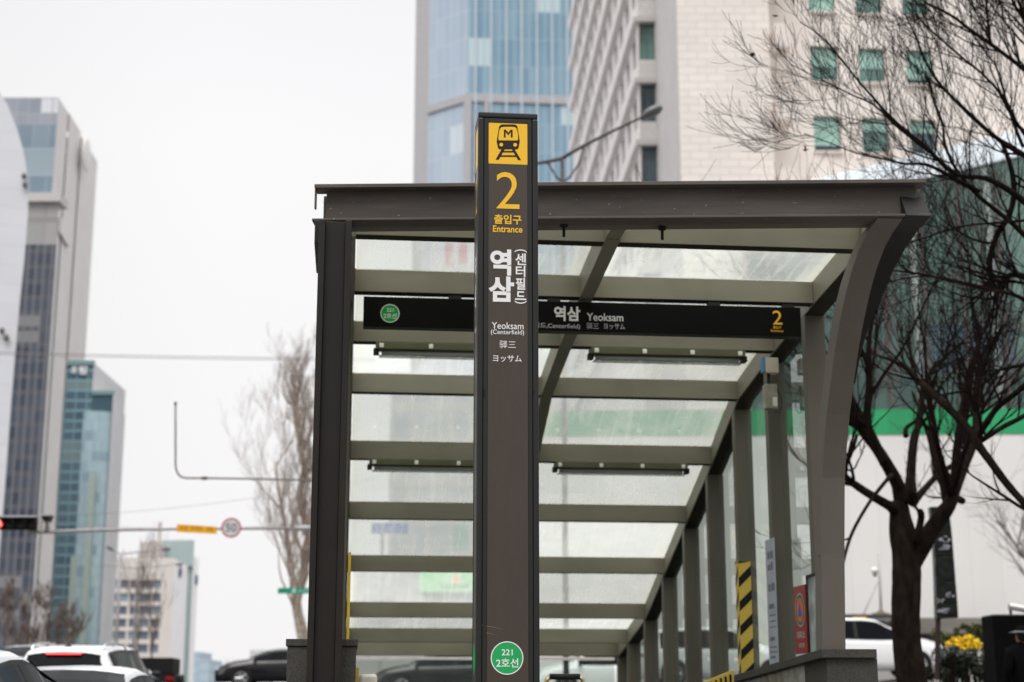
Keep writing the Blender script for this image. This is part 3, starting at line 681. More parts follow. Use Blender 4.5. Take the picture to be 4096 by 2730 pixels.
# ------------------------------------------------------------------ strip lights
m_fix = mat('fixture_olive', (0.105, 0.105, 0.058), 0.5)
m_tube = mat('fixture_tube', (0.42, 0.43, 0.41), 0.25)
m_clip = mat('clip_cream', (0.80, 0.78, 0.70), 0.5)
m_lens = glass('fixture_lens', (.9, .92, .9), .18, (.85, .87, .85), gloss=.08)
def strip_light():
    t = empty('strip_light'); b = MB(); b.box(0, 1.36, -.03, .11, -.062, -.002); b.build('housing', m_fix, t, bevel=.006)
    b = MB(); b.tube([(.05, .03, -.085), (1.31, .03, -.085)], .024, 10); b.build('lamp_tube', m_tube, t, smooth=True)
    for x in (-.018, 1.33): b = MB(); b.box(x, x + .048, -.012, .08, -.10, -.05); b.build('end_socket', m_dark, t, bevel=.004)
    b = MB(); b.box(.03, 1.33, -.02, .09, -.118, -.112); b.build('diffuser', m_lens, t)
    for k in range(4):
        x = .03 + k * .42; b = MB(); b.box(x, x + .038, -.048, -.03, -.055, -.015); b.build('clip', m_clip, t, bevel=.006)
    return t
L0 = strip_light(); first = True
for (bb, s, z, lab) in ((2.035, 13.03, BZ[2], 'olive strip light under the third beam, right of the pylon, near the junction boxes'),
                        (0.19, 13.03, BZ[2], 'olive strip light under the third beam, between the front column and the pylon'),
                        (2.045, 15.5, BZ[4], 'olive strip light on the farther beam, right of the pylon'),
                        (0.185, 15.5, BZ[4], 'olive strip light on the farther beam, left of the pylon')):
    o = L0 if first else copy_tree(L0); first = False
    o.location = W(bb, s, z); o.rotation_euler = (0, 0, -TH); tag(o, lab, 'light fixture', 'strip lights under the canopy')

# ------------------------------------------------------------------ boxes and signs on the right wall
m_cream = mat('box_cream', (0.52, 0.47, 0.37), 0.5)
t = empty('junction_box', W(3.55, 12.93, 4.36), -TH, 'cream junction box with blue tape at the top of the wall post', 'junction box')
b = MB(); b.box(0, .115, 0, .10, 0, .135); b.build('casing', m_cream, t, bevel=.005)
b = MB(); b.box(-.022, -.002, .01, .09, .01, .14); b.build('tape', mat('tape_blue', (.09, .22, .42), .5), t)
b = MB(); b.tube([(.035, .05, 0), (.035, .05, -.10)], .014, 8); b.build('conduit', m_dark, t)
t = empty('power_adapter', W(3.545, 12.95, 4.05), -TH, 'silver adapter box hanging below the cream junction box', 'adapter')
b = MB(); b.box(0, .105, 0, .10, 0, .215); b.build('casing', mat('adapter_grey', (.34, .32, .25), .35, metal=.4, var=.2, scale=20), t, bevel=.006)
b = MB(); b.box(.06, .10, -.006, -.001, .02, .10); b.build('rating_plate', m_signgrey, t)
b = MB(); b.tube([(.11, .05, .19), (.15, .05, .12), (.155, .05, .04), (.13, .05, -.03), (.09, .05, -.02)], .004, 6); b.build('cable', m_dark, t)
# red shelter sign
m_red = mat('sign_red', (0.30, 0.012, 0.012), 0.4)
SB = 3.62
t = empty('shelter_sign', W(SB, 12.58, 1.965), -TH, 'red SHELTER sign with blue triangle emblem on the wall', 'sign')
SW, SHh = .335, .535
b = MB(); b.box(-.006, .018, -SW, 0, 0, SHh); b.build('plate', m_red, t)
RF = Face((-.006, 0, 0), (0, -1, 0), (0, 0, 1), (-1, 0, 0))
b = MB(); disc(b, RF, SW * .52, SHh * .64, .135, .0012); b.build('emblem_disc', mat('emblem_grey', (.42, .42, .38), .5), t)
b = MB(); ringp(b, RF, SW * .52, SHh * .64, .098, .122, .002); b.build('emblem_ring', mat('emblem_green', (.02, .13, .05), .5), t)
b = MB(); disc(b, RF, SW * .52, SHh * .64, .095, .002); b.build('emblem_centre', mat('emblem_orange', (.72, .14, .025), .5), t)
b = MB(); poly(b, RF, [(SW * .52 - .066, SHh * .64 - .052), (SW * .52 + .066, SHh * .64 - .052), (SW * .52, SHh * .64 + .07)], .003); b.build('emblem_triangle', mat('emblem_blue', (.02, .13, .42), .5), t)
b = MB(); letter(b, RF, '대피소', SW * .2, SW * .86, SHh * .215, SHh * .33, .015); letter(b, RF, 'SHELTER', SW * .32, SW * .80, SHh * .09, SHh * .15, .01); b.build('lettering', mat('sign_pinkish', (.62, .52, .5), .5), t)
t = empty('poster_case', W(SB + .01, 12.235, 1.965), -TH, 'narrow framed glass poster case between the red sign and the curved column', 'poster case')
b = MB(); b.box(-.01, .02, -.275, 0, .585, .605); b.box(-.01, .02, -.012, 0, 0, .585); b.box(-.01, .02, -.275, -.263, 0, .585); b.build('case_frame', m_dark, t)
b = MB(); b.face([(0, -.263, 0), (0, -.012, 0), (0, -.012, .585), (0, -.263, .585)]); b.build('poster', mat('poster_dim', (.33, .37, .37), .12, var=.6, scale=5, stretch=(1, 1, .5)), t)
# long white notice
t = empty('notice_sheet', W(3.645, 13.50, 1.90), -TH, 'tall white printed notice taped inside the glass between two posts', 'notice')
b = MB(); b.box(-.004, 0, -.30, 0, -.01, 1.07); b.build('sheet', mat('notice_paper', (.40, .42, .48), .6), t)
NF = Face((-.004, 0, 0), (0, -1, 0), (0, 0, 1), (-1, 0, 0)); b = MB(); rr = random.Random(3)
for z, h, n in ((.90, .07, 2), (.80, .07, 2), (.62, .08, 2), (.47, .05, 1), (.41, .012, 5), (.36, .012, 5), (.31, .012, 5), (.20, .04, 1), (.14, .012, 5), (.10, .012, 4), (.05, .03, 1)):
    for k in range(n): x0 = .06 + k * .2 / n; rectp(b, NF, x0, x0 + .14 / n + rr.random() * .03, z, z + h * (.7 + .3 * rr.random()), .001)
b.build('print', mat('notice_ink', (.16, .16, .2), .6), t)
# hazard guard on a post
m_hy = mat('hazard_yellow', (0.66, 0.46, 0.085), 0.55, var=.05); m_hk = mat('hazard_black', (.012, .011, .01), .5)
t = empty('post_guard', W(3.64, 14.462, 1.82), -TH, 'yellow and black striped padded guard around a wall post', 'post guard')
GH, GW = 1.055, .112
b = MB(); b.box(-.008, GW, -.012, -.001, 0, GH); b.box(-.008, .004, -.001, .10, 0, GH); b.build('padding', m_hy, t, bevel=.003)
GF = Face((-.008, -.012, 0), (1, 0, 0), (0, 0, 1), (0, -1, 0)); GS = Face((-.008, .10, 0), (0, -1, 0), (0, 0, 1), (-1, 0, 0))
b = MB(); Wd = GW + .008
for k in range(7):
    z = .02 + k * .222; 
    for fc, wd in ((GF, Wd), (GS, .10)):
        pts = [(0, z - .10), (wd, z + .015), (wd, z + .105), (0, z - .01)]
        pts = [(x, max(.001, min(GH - .001, zz))) for x, zz in pts]
        if max(p[1] for p in pts) - min(p[1] for p in pts) > .01: poly(b, fc, pts, .0015)
b.build('stripe', m_hk, t)
# low striped barrier inside the stairwell
t = empty('striped_barrier', W(2.95, 13.2, 1.55), -TH, 'low yellow barrier with black stripes at the foot of the wall', 'barrier')
pA = W(2.86, 13.2, 0); b = MB(); b.hexa([(0, 0, 0), (.30, 0, 0), (.30, .05, 0), (0, .05, 0), (0, 0, .185), (.30, 0, .30), (.30, .05, .30), (0, .05, .185)]); b.build('board', m_hy, t)
b = MB(); BF = Face((0, 0, 0), (1, 0, 0), (0, 0, 1), (0, -1, 0))
for k in range(7): x = .02 + k * .041; poly(b, BF, [(x, .02), (x + .02, .02), (x + .014, .165 + x * .37), (x - .006, .165 + x * .37)], .002)
b.build('stripe', m_hk, t)
# handrail and cream post at the stair mouth
t = empty('handrail', W(1.50, 12.0, .7), -TH, 'curved steel stair handrail with black grip right of the pylon', 'handrail')
b = MB(); b.tube([(.0, 0, 0), (.0, 0, 1.0), (.012, 0, 1.05), (.04, 0, 1.075)], .016, 10); b.tube([(.26, 0, 1.075), (.285, 0, 1.055), (.295, 0, 1.0), (.295, 0, 0)], .016, 10); b.build('rail_tube', mat('brass', (.55, .42, .2), .3, metal=1), t, smooth=True)
b = MB(); b.tube([(.035, 0, 1.076), (.265, 0, 1.076)], .022, 12); b.build('grip', m_dark, t, smooth=True)
t = empty('stair_post', W(.095, 11.0, .6), -TH, 'short cream capped post beside the granite parapet', 'post')
b = MB(); b.box(0, .122, 0, .12, 0, 1.175); b.build('shaft', mat('post_cream', (.72, .67, .56), .5), t, bevel=.02)
b = MB(); b.box(-.03, -.004, .03, .09, .9, 1.22); b.build('warning_strip', m_hy, t)

# ------------------------------------------------------------------ street furniture
m_pole = mat('pole_grey', (0.155, 0.135, 0.125), 0.5)
m_polelight = mat('pole_light', (0.42, 0.41, 0.41), 0.5)
m_lampdark = mat('lamp_dark', (0.10, 0.105, 0.11), 0.3, spec=.5)
def street_lamp(name, label, base, H, arms, rad, armr, head=True, group=None, m=None, braces=True, hl=.62):
    t = empty(name, base, 0, label, 'street lamp', group); m = m or m_pole
    b = MB(); b.tube([(0, 0, 0), (0, 0, H)], [rad * 1.5, rad], 10); b.build('pole', m, t, smooth=True)
    for (dx, dz) in arms:
        n = 8; pts = [(dx * k / n, 0, H - .02 + dz * (k / n) ** .9) for k in range(n + 1)]
        b = MB(); b.tube(pts, [armr * (1.2 - .45 * k / n) for k in range(n + 1)], 8)
        if braces: b.tube([(0, 0, H - .75), (dx * .10, 0, H - .55), (dx * .20, 0, H - .2), (dx * .27, 0, H - .02 + dz * .31)], armr * .6, 6)
        b.build('arm', m, t, smooth=True)
        if head:
            L = math.hypot(dx, dz); ux, uz = dx / L, dz / L; c = Vector((dx, 0, H - .02 + dz))
            b = MB(); n = 10; prof = [(0, .06), (.1, .13), (.3, .19), (.55, .21), (.8, .18), (.95, .10), (1, .01)]
            rings = []
            for f, r in prof:
                base_i = len(b.v)
                for k in range(n):
                    a = 2 * math.pi * k / n; p = c + Vector((ux, 0, uz)) * (f * hl) + Vector((-uz, 0, ux)) * (math.sin(a) * r * .7) + Vector((0, math.cos(a) * r, 0)); b.v.append(tuple(p))
                rings.append(base_i)
            for r0, r1 in zip(rings[:-1], rings[1:]):
                for k in range(n): b.f.append([r0 + k, r0 + (k + 1) % n, r1 + (k + 1) % n, r1 + k]); b.m.append(0); b.uv.append([(0, 0)] * 4)
            b.build('lamp_head', m_lampdark, t, smooth=True)
    return t
Y = 42.0
pt = at(2249, 632, Y); hd = at(2570, 466, Y); l2 = at(1990, 700, Y)
street_lamp('street_lamp', 'tall grey street lamp rising above the canopy roof, its head before the beige building', (pt.x, Y, ground_h(pt.x, Y)), pt.z - ground_h(pt.x, Y),
            [(hd.x - pt.x, hd.z - pt.z), (l2.x - pt.x, -.35)], .055, .047, hl=.66, m=mat('lamp_pole_dark', (.07, .06, .056), .5))
for (u, v, Yd, dx, lab) in ((570 / 1.179, 1400 + 962 / 1.179, 130, 3.4, 'distant thin street lamp in front of the white office block'), (650 / 1.179, 1400 + 1030 / 1.179, 150, 3.6, 'distant double armed street lamp at the middle of the white office block')):
    p = at(u, v, Yd); h = p.z - ground_h(p.x, Yd)
    street_lamp('street_lamp', lab, (p.x, Yd, ground_h(p.x, Yd)), h, [(dx, .35), (-dx if u > 500 else -.6, .3)], .12, .055, group='lamps along the far street', m=m_polelight, braces=False, hl=.7)
# traffic signal on its long mast arm
Y = 45.0
pr = at(1262, 2112, Y); pl = at(150, 2130, Y)
t = empty('traffic_signal', (pr.x, Y, ground_h(pr.x, Y)), 0, 'long grey mast arm across the street with red traffic light at its tip', 'traffic light')
zb = t.location.z
def rel(u, v, Yd=Y): p = at(u, v, Yd); return (p.x - pr.x, Yd - Y, p.z - zb)
b = MB(); b.tube([(0, 0, 0), (0, 0, rel(1262, 2060)[2])], [.15, .10], 12); b.build('mast', m_polelight, t, smooth=True)
b = MB(); b.tube([rel(1262, 2113), rel(1180, 2114)], .075, 10); b.build('arm_sleeve', m_polelight, t, smooth=True)
b = MB(); b.tube([rel(1180, 2114), rel(700, 2117), rel(400, 2121), rel(160, 2130)], [.04, .04, .05, .05], 10); b.build('arm', mat('arm_grey', (.33, .31, .31), .5), t, smooth=True)
b = MB(); x0, _, z0 = rel(-70, 2121); x1, _, z1 = rel(152, 2073); b.box(x0, x1, -.12, .08, z0, z1); b.build('signal_housing', m_black, t, bevel=.03)
b = MB(); b.box(x0, x1 + .01, -.16, .10, z1 + .005, z1 + .055); b.build('top_cover', m_polelight, t, bevel=.01)
b = MB(); b.box(x1 - .22, x1 + .06, -.06, .06, z0 - .10, z0 - .01); b.build('bracket', m_pole, t, bevel=.01)
zc = (z0 + z1) / 2
for k, u in enumerate((-1, 45, 91, 136)):
    x = rel(u, 2100)[0]; r = .128
    b = MB(); n = 20
    b.face([(x + r * math.cos(2 * math.pi * i / n), -.126, zc + r * math.sin(2 * math.pi * i / n)) for i in range(n)])
    b.build('lens', mat('lens_red', (.9, .08, .06), .4, emit=(1, .055, .035), es=1.9) if k == 0 else m_dark, t)
    if k == 0:
        b = MB(); b.face([(x + .075 * math.cos(2 * math.pi * i / n), -.128, zc + .075 * math.sin(2 * math.pi * i / n)) for i in range(n)]); b.build('lamp_core', mat('lens_core', (1, .6, .55), .4, emit=(1, .62, .56), es=1.0), t)
    b = MB()
    for i in range(10):
        a0, a1 = math.pi * i / 10, math.pi * (i + 1) / 10
        p = [(x + r * 1.05 * math.cos(a), y, zc + r * 1.05 * math.sin(a)) for a in (a0, a1) for y in (-.125, -.29)]
        b.face([p[0], p[1], p[3], p[2]])
    b.build('visor', mat('visor_black', (.012, .012, .013), .5), t)
# enforcement camera on the arm
cp_ = at(188, 2122, Y); t2 = empty('street_camera', (cp_.x, Y - .02, cp_.z), 0, 'small dark traffic camera standing on the mast arm beside the signal', 'camera')
b = MB(); b.tube([(0, 0, 0), (0, 0, .18)], [.085, .05], 10); b.build('mount', m_pole, t2)
b = MB(); b.box(-.06, .06, -.05, .06, .16, .24); b.build('neck', mat('neck_cream', (.55, .52, .45), .5), t2)
b = MB(); b.hexa([(-.08, -.14, .24), (.08, -.14, .24), (.08, .16, .24), (-.08, .16, .24), (-.125, -.16, .39), (.125, -.16, .39), (.125, .16, .39), (-.125, .16, .39)]); b.build('camera_body', mat('camera_dark', (.035, .03, .03), .4), t2, bevel=.01)
b = MB(); b.box(-.145, .15, -.2, .2, .395, .43); b.build('sun_shield', m_polelight, t2)
# signs hung on the arm
m_sy = mat('road_yellow', (0.78, 0.37, 0.012), 0.5)
p = at(787, 2114, Y - .12); t2 = empty('warning_sign', p, 0, 'orange yellow strip sign hanging on the mast arm beside the speed sign', 'sign')
hw = 79 / F * 45.4; b = MB(); b.prism([(-hw, 0, .12), (hw, 0, .04), (hw, 0, -.16), (-hw, 0, -.08 - .02)], (0, .025, 0)); b.build('plate', m_sy, t2)
b = MB(); YF = Face((0, 0, 0), (1, 0, -.05), (0, 0, 1), (0, -1, 0)); rr = random.Random(11)
for k in range(9):
    x = -hw * .74 + k * hw * .185
    if k in (2, 6): continue
    for z in (-.045, .0, .035): rectp(b, YF, x - .035, x + .03 + rr.random() * .01, z - .008, z + .008, .002)
    rectp(b, YF, x - .008, x + .008, -.06, .05, .002)
b.build('print', mat('road_print', (.36, .15, .01), .5), t2)
p = at(924.6, 2112, Y - .12); t2 = empty('speed_sign', p, 0, 'round 50 speed limit sign with red rim on the mast arm', 'sign')
r = 39 / F * 45.4; SF = Face((0, 0, 0), (1, 0, 0), (0, 0, 1), (0, -1, 0))
b = MB(); b.prism([(r * math.cos(2 * math.pi * i / 40), 0, r * math.sin(2 * math.pi * i / 40)) for i in range(40)], (0, .02, 0)); b.build('plate', mat('sign_back', (.4, .4, .4), .5), t2)
b = MB(); ringp(b, SF, 0, 0, r * .84, r, .003); b.build('rim', mat('rim_red', (.42, .02, .035), .5), t2)
b = MB(); disc(b, SF, 0, 0, r * .84, .003); b.build('face', mat('sign_face', (.58, .58, .58), .5), t2)
b = MB(); letter(b, SF, '50', -r * .56, r * .58, -r * .42, r * .44, .012, .005); b.build('digits', mat('digit_grey', (.13, .13, .145), .5), t2)
# curved pole reaching over the street
Y = 38.0; q = [at(u, v, Y) for u, v in ((702, 1612), (702, 1700), (702, 1780), (702, 1858), (705, 1880), (712, 1896), (724, 1908), (742, 1913), (818, 1913.5), (1000, 1916), (1180, 1920), (1290, 1924))]
pb = at(1300, 1924, Y); t = empty('curved_arm_pole', (pb.x, Y, ground_h(pb.x, Y)), 0, 'thin grey pole whose arm turns upward at the free end above the street', 'pole')
b = MB(); b.tube([tuple(v - t.location) for v in q], .024, 8); b.build('arm', m_pole, t, smooth=True)
b = MB(); b.tube([(0, 0, 0), (0, 0, pb.z - t.location.z + .3)], [.12, .06], 10); b.build('mast', m_pole, t, smooth=True)
b = MB(); c = q[8] - t.location; b.ell(c, (.11, .05, .05), 10, 6); b.build('joint', m_pole, t, smooth=True)
b = MB(); c = q[0] - t.location; b.box(c.x - .03, c.x + .03, c.y - .03, c.y + .03, c.z - .06, c.z + .02); b.build('tip', m_pole, t)
# green street-name sign
p = at(1111, 2375, 50); t = empty('street_name_sign', (p.x, 50, p.z), 0, 'green street name plate in front of the pale bare tree', 'sign')
hw = 150 / F * 50; b = MB(); b.box(0, hw, 0, .03, 0, .175); b.build('plate', mat('plate_green', (.01, .27, .15), .5), t)
b = MB(); YF = Face((0, 0, 0), (1, 0, 0), (0, 0, 1), (0, -1, 0)); disc(b, YF, .51, .0875, .075, .002)
for k in range(4): rectp(b, YF, .66 + k * .13, .75 + k * .13, .06, .115, .002)
b.build('print', mat('plate_print', (.35, .55, .5), .5), t)
b = MB(); b.tube([(hw, .05, .3), (hw, .05, -p.z + ground_h(p.x, 50))], .04, 8); b.build('pole', m_polelight, t)
# overhead wires
def wire(pts, r, lab, col=(.25, .23, .23)):
    b = MB(); b.tube(pts, r, 5); o = b.build('overhead_cable', mat('wire_grey', col, .6), None, smooth=True); return tag(o, lab, 'cable')
for k in (0, 1):
    P0 = at(-700, 1385 + 9 * k, 30); P1 = at(1500, 1435 + 9 * k, 34); n = 20
    wire([P0.lerp(P1, i / n) - Vector((0, 0, .05 * math.sin(math.pi * i / n))) for i in range(n + 1)], .0075, ['upper', 'lower'][k] + ' of two thin overhead cables crossing the sky from the left tower to the canopy')
for (a, c, lab) in (((-300, 2080), (1500, 1915), 'faint sagging cable just above the speed sign'), ((-300, 2050), (1500, 2085), 'faint cable between the signal and the bare tree')):
    P0 = at(*a, 70); P1 = at(*c, 70); n = 16; wire([P0.lerp(P1, i / n) - Vector((0, 0, .5 * math.sin(math.pi * i / n))) for i in range(n + 1)], .009, lab)
# right-hand side: security camera pole, hoarding, dark sign band
Y = 55.0
p = at(3505, 2462, Y); t = empty('camera_pole', (p.x, Y, p.z - .1), 0, 'thin pole with white round camera standing before the white hoarding', 'camera pole')
zb = t.location.z
def rel2(u, v): q = at(u, v, Y); return Vector((q.x - p.x, 0, q.z - zb))
b = MB(); b.tube([rel2(3524, 2440), rel2(3519, 2320), rel2(3512, 2215)], [.045, .035, .02], 8); b.tube([rel2(3452, 2462), rel2(3512, 2330)], .02, 6); b.build('pole', mat('pole_pale', (.38, .36, .35), .5), t, smooth=True)
b = MB(); b.ell(rel2(3498, 2283), (.135, .135, .11), 12, 8); b.build('camera_dome', mat('dome_white', (.75, .74, .70), .4), t, smooth=True)
b = MB(); c = rel2(3500, 2297); b.tube([c, c - Vector((0, 0, .09))], [.09, .05], 10); b.build('camera_lens', m_pole, t)
b = MB(); c = rel2(3524, 2462); b.tube([c, c + Vector((0, 0, .08))], [.3, .3], 4); b.tube([c + Vector((0, 0, .08)), c + Vector((0, 0, .24))], [.16, .03], 8); b.build('pole_base', mat('pole_base', (.17, .15, .13), .7), t)
# hoarding
Y = 64.0
x0 = at(2100, 2000, Y).x; x1 = at(4700, 2000, Y).x
t = empty('site_hoarding', (x0, Y, ground_h(8, 24) + 1.0), R(-1.5), 'tall white construction hoarding with a green band along its top', 'hoarding')
zb = t.location.z; WL = x1 - x0
z_top = at(3700, 1648, Y + .0).z - zb; z_mid = at(3700, 1746, Y).z - zb
m_hoard = tiled('hoarding_white', (.78, .765, .75), (.66, .65, .64), 1.2, 40, var=.02, rough=.5, jw=.012, offset=0)
b = MB(); b.face([(0, 0, -3), (WL, 0, -3), (WL, 0, z_mid), (0, 0, z_mid)], [(0, 0), (WL, 0), (WL, z_mid), (0, z_mid)]); b.build('white_panel', m_hoard, t)
b = MB(); b.face([(0, -.03, z_mid), (WL, -.03, z_mid), (WL, -.03, z_top), (0, -.03, z_top)], [(0, 0), (WL, 0), (WL, 1), (0, 1)]); b.box(0, WL, -.02, .1, z_top, z_top + .04); b.build('green_band', tiled('hoarding_green', (.018, .33, .125), (.012, .25, .09), 3.0, 40, var=.12, jw=.02, offset=0), t)
# sign band of another entrance with grey roof beam
Y = 58.0; q = at(3340, 2500, Y); q1 = at(3622, 2458, Y); t = empty('dark_sign_band', q, 0, 'dark sign band with green dot and yellow box behind the white sport utility car', 'sign')
wd = q1.x - q.x; hh = at(3622, 2458, Y).z - q.z
b = MB(); b.box(0, wd, 0, .2, -.25, hh); b.build('band', mat('band_dark', (.045, .04, .042), .5), t)
b = MB(); BFc = Face((0, 0, 0), (1, 0, 0), (0, 0, 1), (0, -1, 0)); disc(b, BFc, .43, hh * .38, .09, .004); b.build('green_dot', m_green, t)
b = MB(); rectp(b, BFc, .66, 1.17, hh * .06, hh * .76, .004); b.build('yellow_box', m_yellow, t)
b = MB()
for k in range(7): rectp(b, BFc, 1.28 + k * .14, 1.36 + k * .15, hh * (.3 + .1 * (k % 2)), hh * .66, .004)
b.build('print', mat('band_print', (.22, .21, .21), .5), t)
q = at(3590, 2535, Y + 1); q1 = at(4300, 2478, Y + 1); t = empty('grey_shelter', (q.x, Y + 1, ground_h(q.x, Y)), 0, 'low grey roofed shelter behind the shrubs with shaded open front', 'shelter')
zz = q.z - t.location.z; zt_ = at(3900, 2472, Y + 1).z - t.location.z; wd = q1.x - q.x
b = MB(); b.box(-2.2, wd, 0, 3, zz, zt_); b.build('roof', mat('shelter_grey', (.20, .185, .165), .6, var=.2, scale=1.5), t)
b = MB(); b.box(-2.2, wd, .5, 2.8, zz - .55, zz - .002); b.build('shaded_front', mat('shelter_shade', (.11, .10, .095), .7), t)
for k in range(4):
    b = MB(); b.box(-2 + k * 2.4, -1.85 + k * 2.4, .1, .3, 0, zz); b.build('support', m_pole, t)
# black banner on a thin pole
Y = 26.0
p = at(3745, 2700, Y); t = empty('banner_pole', (p.x, Y, ground_h(p.x, Y)), 0, 'tall black wrapped banner on a thin pole behind the forked tree', 'banner')
zb = t.location.z
def rel3(u, v, dy=0): q = at(u, v, Y); return Vector((q.x - p.x, dy, q.z - zb))
b = MB(); b.tube([rel3(3748, 2720), rel3(3752, 2470)], .045, 8); b.build('pole', mat('pole_brown', (.03, .02, .018), .6), t)
b = MB(); pts = []; rr = random.Random(5)
L_ = [(3716, 2030), (3728, 2130), (3734, 2230), (3738, 2330), (3740, 2420), (3742, 2478)]; R_ = [(3790, 2030), (3802, 2130), (3810, 2230), (3818, 2330), (3825, 2420), (3828, 2472)]
for (l, l2), (r_, r2) in zip(zip(L_[:-1], L_[1:]), zip(R_[:-1], R_[1:])):
    b.hexa([rel3(*l, -.09), rel3(*r_, -.09), rel3(*r_, .09), rel3(*l, .09), rel3(*l2, -.09), rel3(*r2, -.09), rel3(*r2, .09), rel3(*l2, .09)])
b.build('wrap', mat('wrap_black', (.010, .013, .011), .22, var=.5, scale=9, bump=.6), t, bevel=.01)
b = MB()
for (u, v, ww, hh) in ((3772, 2160, .22, .10), (3770, 2190, .28, .07), (3795, 2380, .16, .07), (3755, 2405, .09, .06), (3765, 2445, .3, .03)):
    for k in range(6):
        c = rel3(u + rr.uniform(-12, 12), v + rr.uniform(-8, 8), -.10); s_ = ww * .25 * rr.uniform(.5, 1.2); b.face([c + Vector((-s_, 0, -hh * .2)), c + Vector((s_ * .3, 0, -hh * .3)), c + Vector((s_, 0, hh * .25)), c + Vector((-s_ * .4, 0, hh * .2))])
b.build('plastic_glint', mat('plastic_glint', (.34, .34, .38), .2), t)
# black cabinet with a lamp cylinder at the right border
Y = 24.5; p = at(3988, 2740, Y); q = at(3988, 2463, Y); t = empty('black_cabinet', (p.x, Y, ground_h(p.x, Y)), 0, 'black street cabinet at the right border behind the dark clothed person', 'cabinet')
H_ = q.z - t.location.z; b = MB(); b.box(0, .9, 0, .6, 0, H_); b.build('casing', mat('cabinet_black', (.004, .0038, .0038), .7, spec=.03), t, bevel=.01)
b = MB(); b.box(.01, .89, -.01, .6, H_, H_ + .018); b.build('lid', m_lampdark, t)
t2 = empty('tube_lamp', (p.x + .35, Y + .2, q.z + .02), 0, 'short steel tube lamp on a stub above the black cabinet', 'lamp')
c0 = at(4035, 2426, Y) - t2.location; c1 = at(4180, 2452, Y) - t2.location; c1.y -= .0
b = MB(); b.tube([c0, c1], .052, 14); b.build('tube', m_steel, t2, smooth=False); b = MB(); b.tube([(.0, .0, 0), (0, 0, .1)], .022, 8); b.build('stub', m_dark, t2)

# ------------------------------------------------------------------ buildings
def wall(mb, p0, p1, z0, z1, mi=0, u0=0.0):
    L = (Vector(p1) - Vector(p0)).length
    mb.face([(p0[0], p0[1], z0), (p1[0], p1[1], z0), (p1[0], p1[1], z1), (p0[0], p0[1], z1)], [(u0, z0), (u0 + L, z0), (u0 + L, z1), (u0, z1)], mi); return u0 + L
def slab_poly(mb, pts, z): mb.face([(x, y, z) for x, y in pts])
def XY(u, Y, v=1000): p = at(u, v, Y); return (p.x, Y)
def facade(mb, p0, p1, z0, z1, cols, rows, depth=.28):
    """wall with rectangular openings and reveals; returns list of (corner, axis, x0, x1, z0, z1) for the windows. outward normal = right of p0->p1"""
    P0 = Vector((p0[0], p0[1], 0)); d = Vector((p1[0] - p0[0], p1[1] - p0[1], 0)); L = d.length; d.normalize(); inn = Vector((-d.y, d.x, 0))
    xs = sorted(set([0, L] + [c for cc in cols for c in cc])); zs = sorted(set([z0, z1] + [r for rr in rows for r in rr])); out = []
    def P(x, z, dd=0): q = P0 + d * x + inn * dd; return (q.x, q.y, z)
    for xa, xb in zip(xs[:-1], xs[1:]):
        for za, zb in zip(zs[:-1], zs[1:]):
            if any(abs(xa - c[0]) < 1e-6 and abs(xb - c[1]) < 1e-6 for c in cols) and any(abs(za - r[0]) < 1e-6 and abs(zb - r[1]) < 1e-6 for r in rows):
                for q in ((P(xa, za), P(xb, za), P(xb, za, depth), P(xa, za, depth)), (P(xa, zb), P(xb, zb), P(xb, zb, depth), P(xa, zb, depth)), (P(xa, za), P(xa, zb), P(xa, zb, depth), P(xa, za, depth)), (P(xb, za), P(xb, zb), P(xb, zb, depth), P(xb, za, depth))):
                    mb.face(q, [(0, 0), (.5, 0), (.5, .3), (0, .3)])
                out.append((P0, d, inn, xa, xb, za, zb))
            else: mb.face([P(xa, za), P(xb, za), P(xb, zb), P(xa, zb)], [(xa, za), (xb, za), (xb, zb), (xa, zb)])
    return out
def window_part(wd, parent, mp, mf, depth=.24, sub=True, mull=1):
    P0, d, inn, xa, xb, za, zb = wd
    def P(x, z, dd): q = P0 + d * x + inn * dd; return (q.x, q.y, z)
    b = MB(); f = .06
    for (a, c, e, g) in ((xa, xb, za, za + f), (xa, xb, zb - f, zb), (xa, xa + f, za + f, zb - f), (xb - f, xb, za + f, zb - f)) + (((( xa + xb) / 2 - .03, (xa + xb) / 2 + .03, za + f, zb - f),) if mull else ()):
        b.hexa([P(a, e, depth - .05), P(c, e, depth - .05), P(c, e, depth), P(a, e, depth), P(a, g, depth - .05), P(c, g, depth - .05), P(c, g, depth), P(a, g, depth)])
    o = b.build('window', mf, parent)
    b = MB(); b.face([P(xa, za, depth - .01), P(xb, za, depth - .01), P(xb, zb, depth - .01), P(xa, zb, depth - .01)]); b.build('pane', mp, o)
# blue glass tower in the middle distance
Y = 190.0
tw = empty('blue_tower', (0, 0, 0), 0, 'tall blue glass office tower rising behind the pylon and the canopy', 'tower')
c1 = Vector((at(1871, 405, Y).x, Y)); dl = Vector((math.sin(R(-51)), math.cos(R(-51)))); dr = Vector((math.sin(R(85.5)), math.cos(R(85.5))))
def reach(c, d, u, v=600):
    lo, hi = 0.0, 200.0; r_ = ray(u, v); tgt = r_[0] / r_[1]; s0_ = c.x / c.y - tgt
    for _ in range(60):
        m = (lo + hi) / 2; p = c + d * m; side = p.x / p.y - tgt
        if side * s0_ > 0: lo = m
        else: hi = m
    return c + d * lo
cl = reach(c1, dl, 1712); clg = reach(c1, dl, 1655); crr = reach(c1, dr, 2420)
m_blue = curtain('tower_blue', (.15, .295, .40), (.31, .46, .56), (.36, .45, .53), 1.0, 3.9, .14, .10, light=(.60, .74, .76), lp=.10, rough=.1, seed=2)
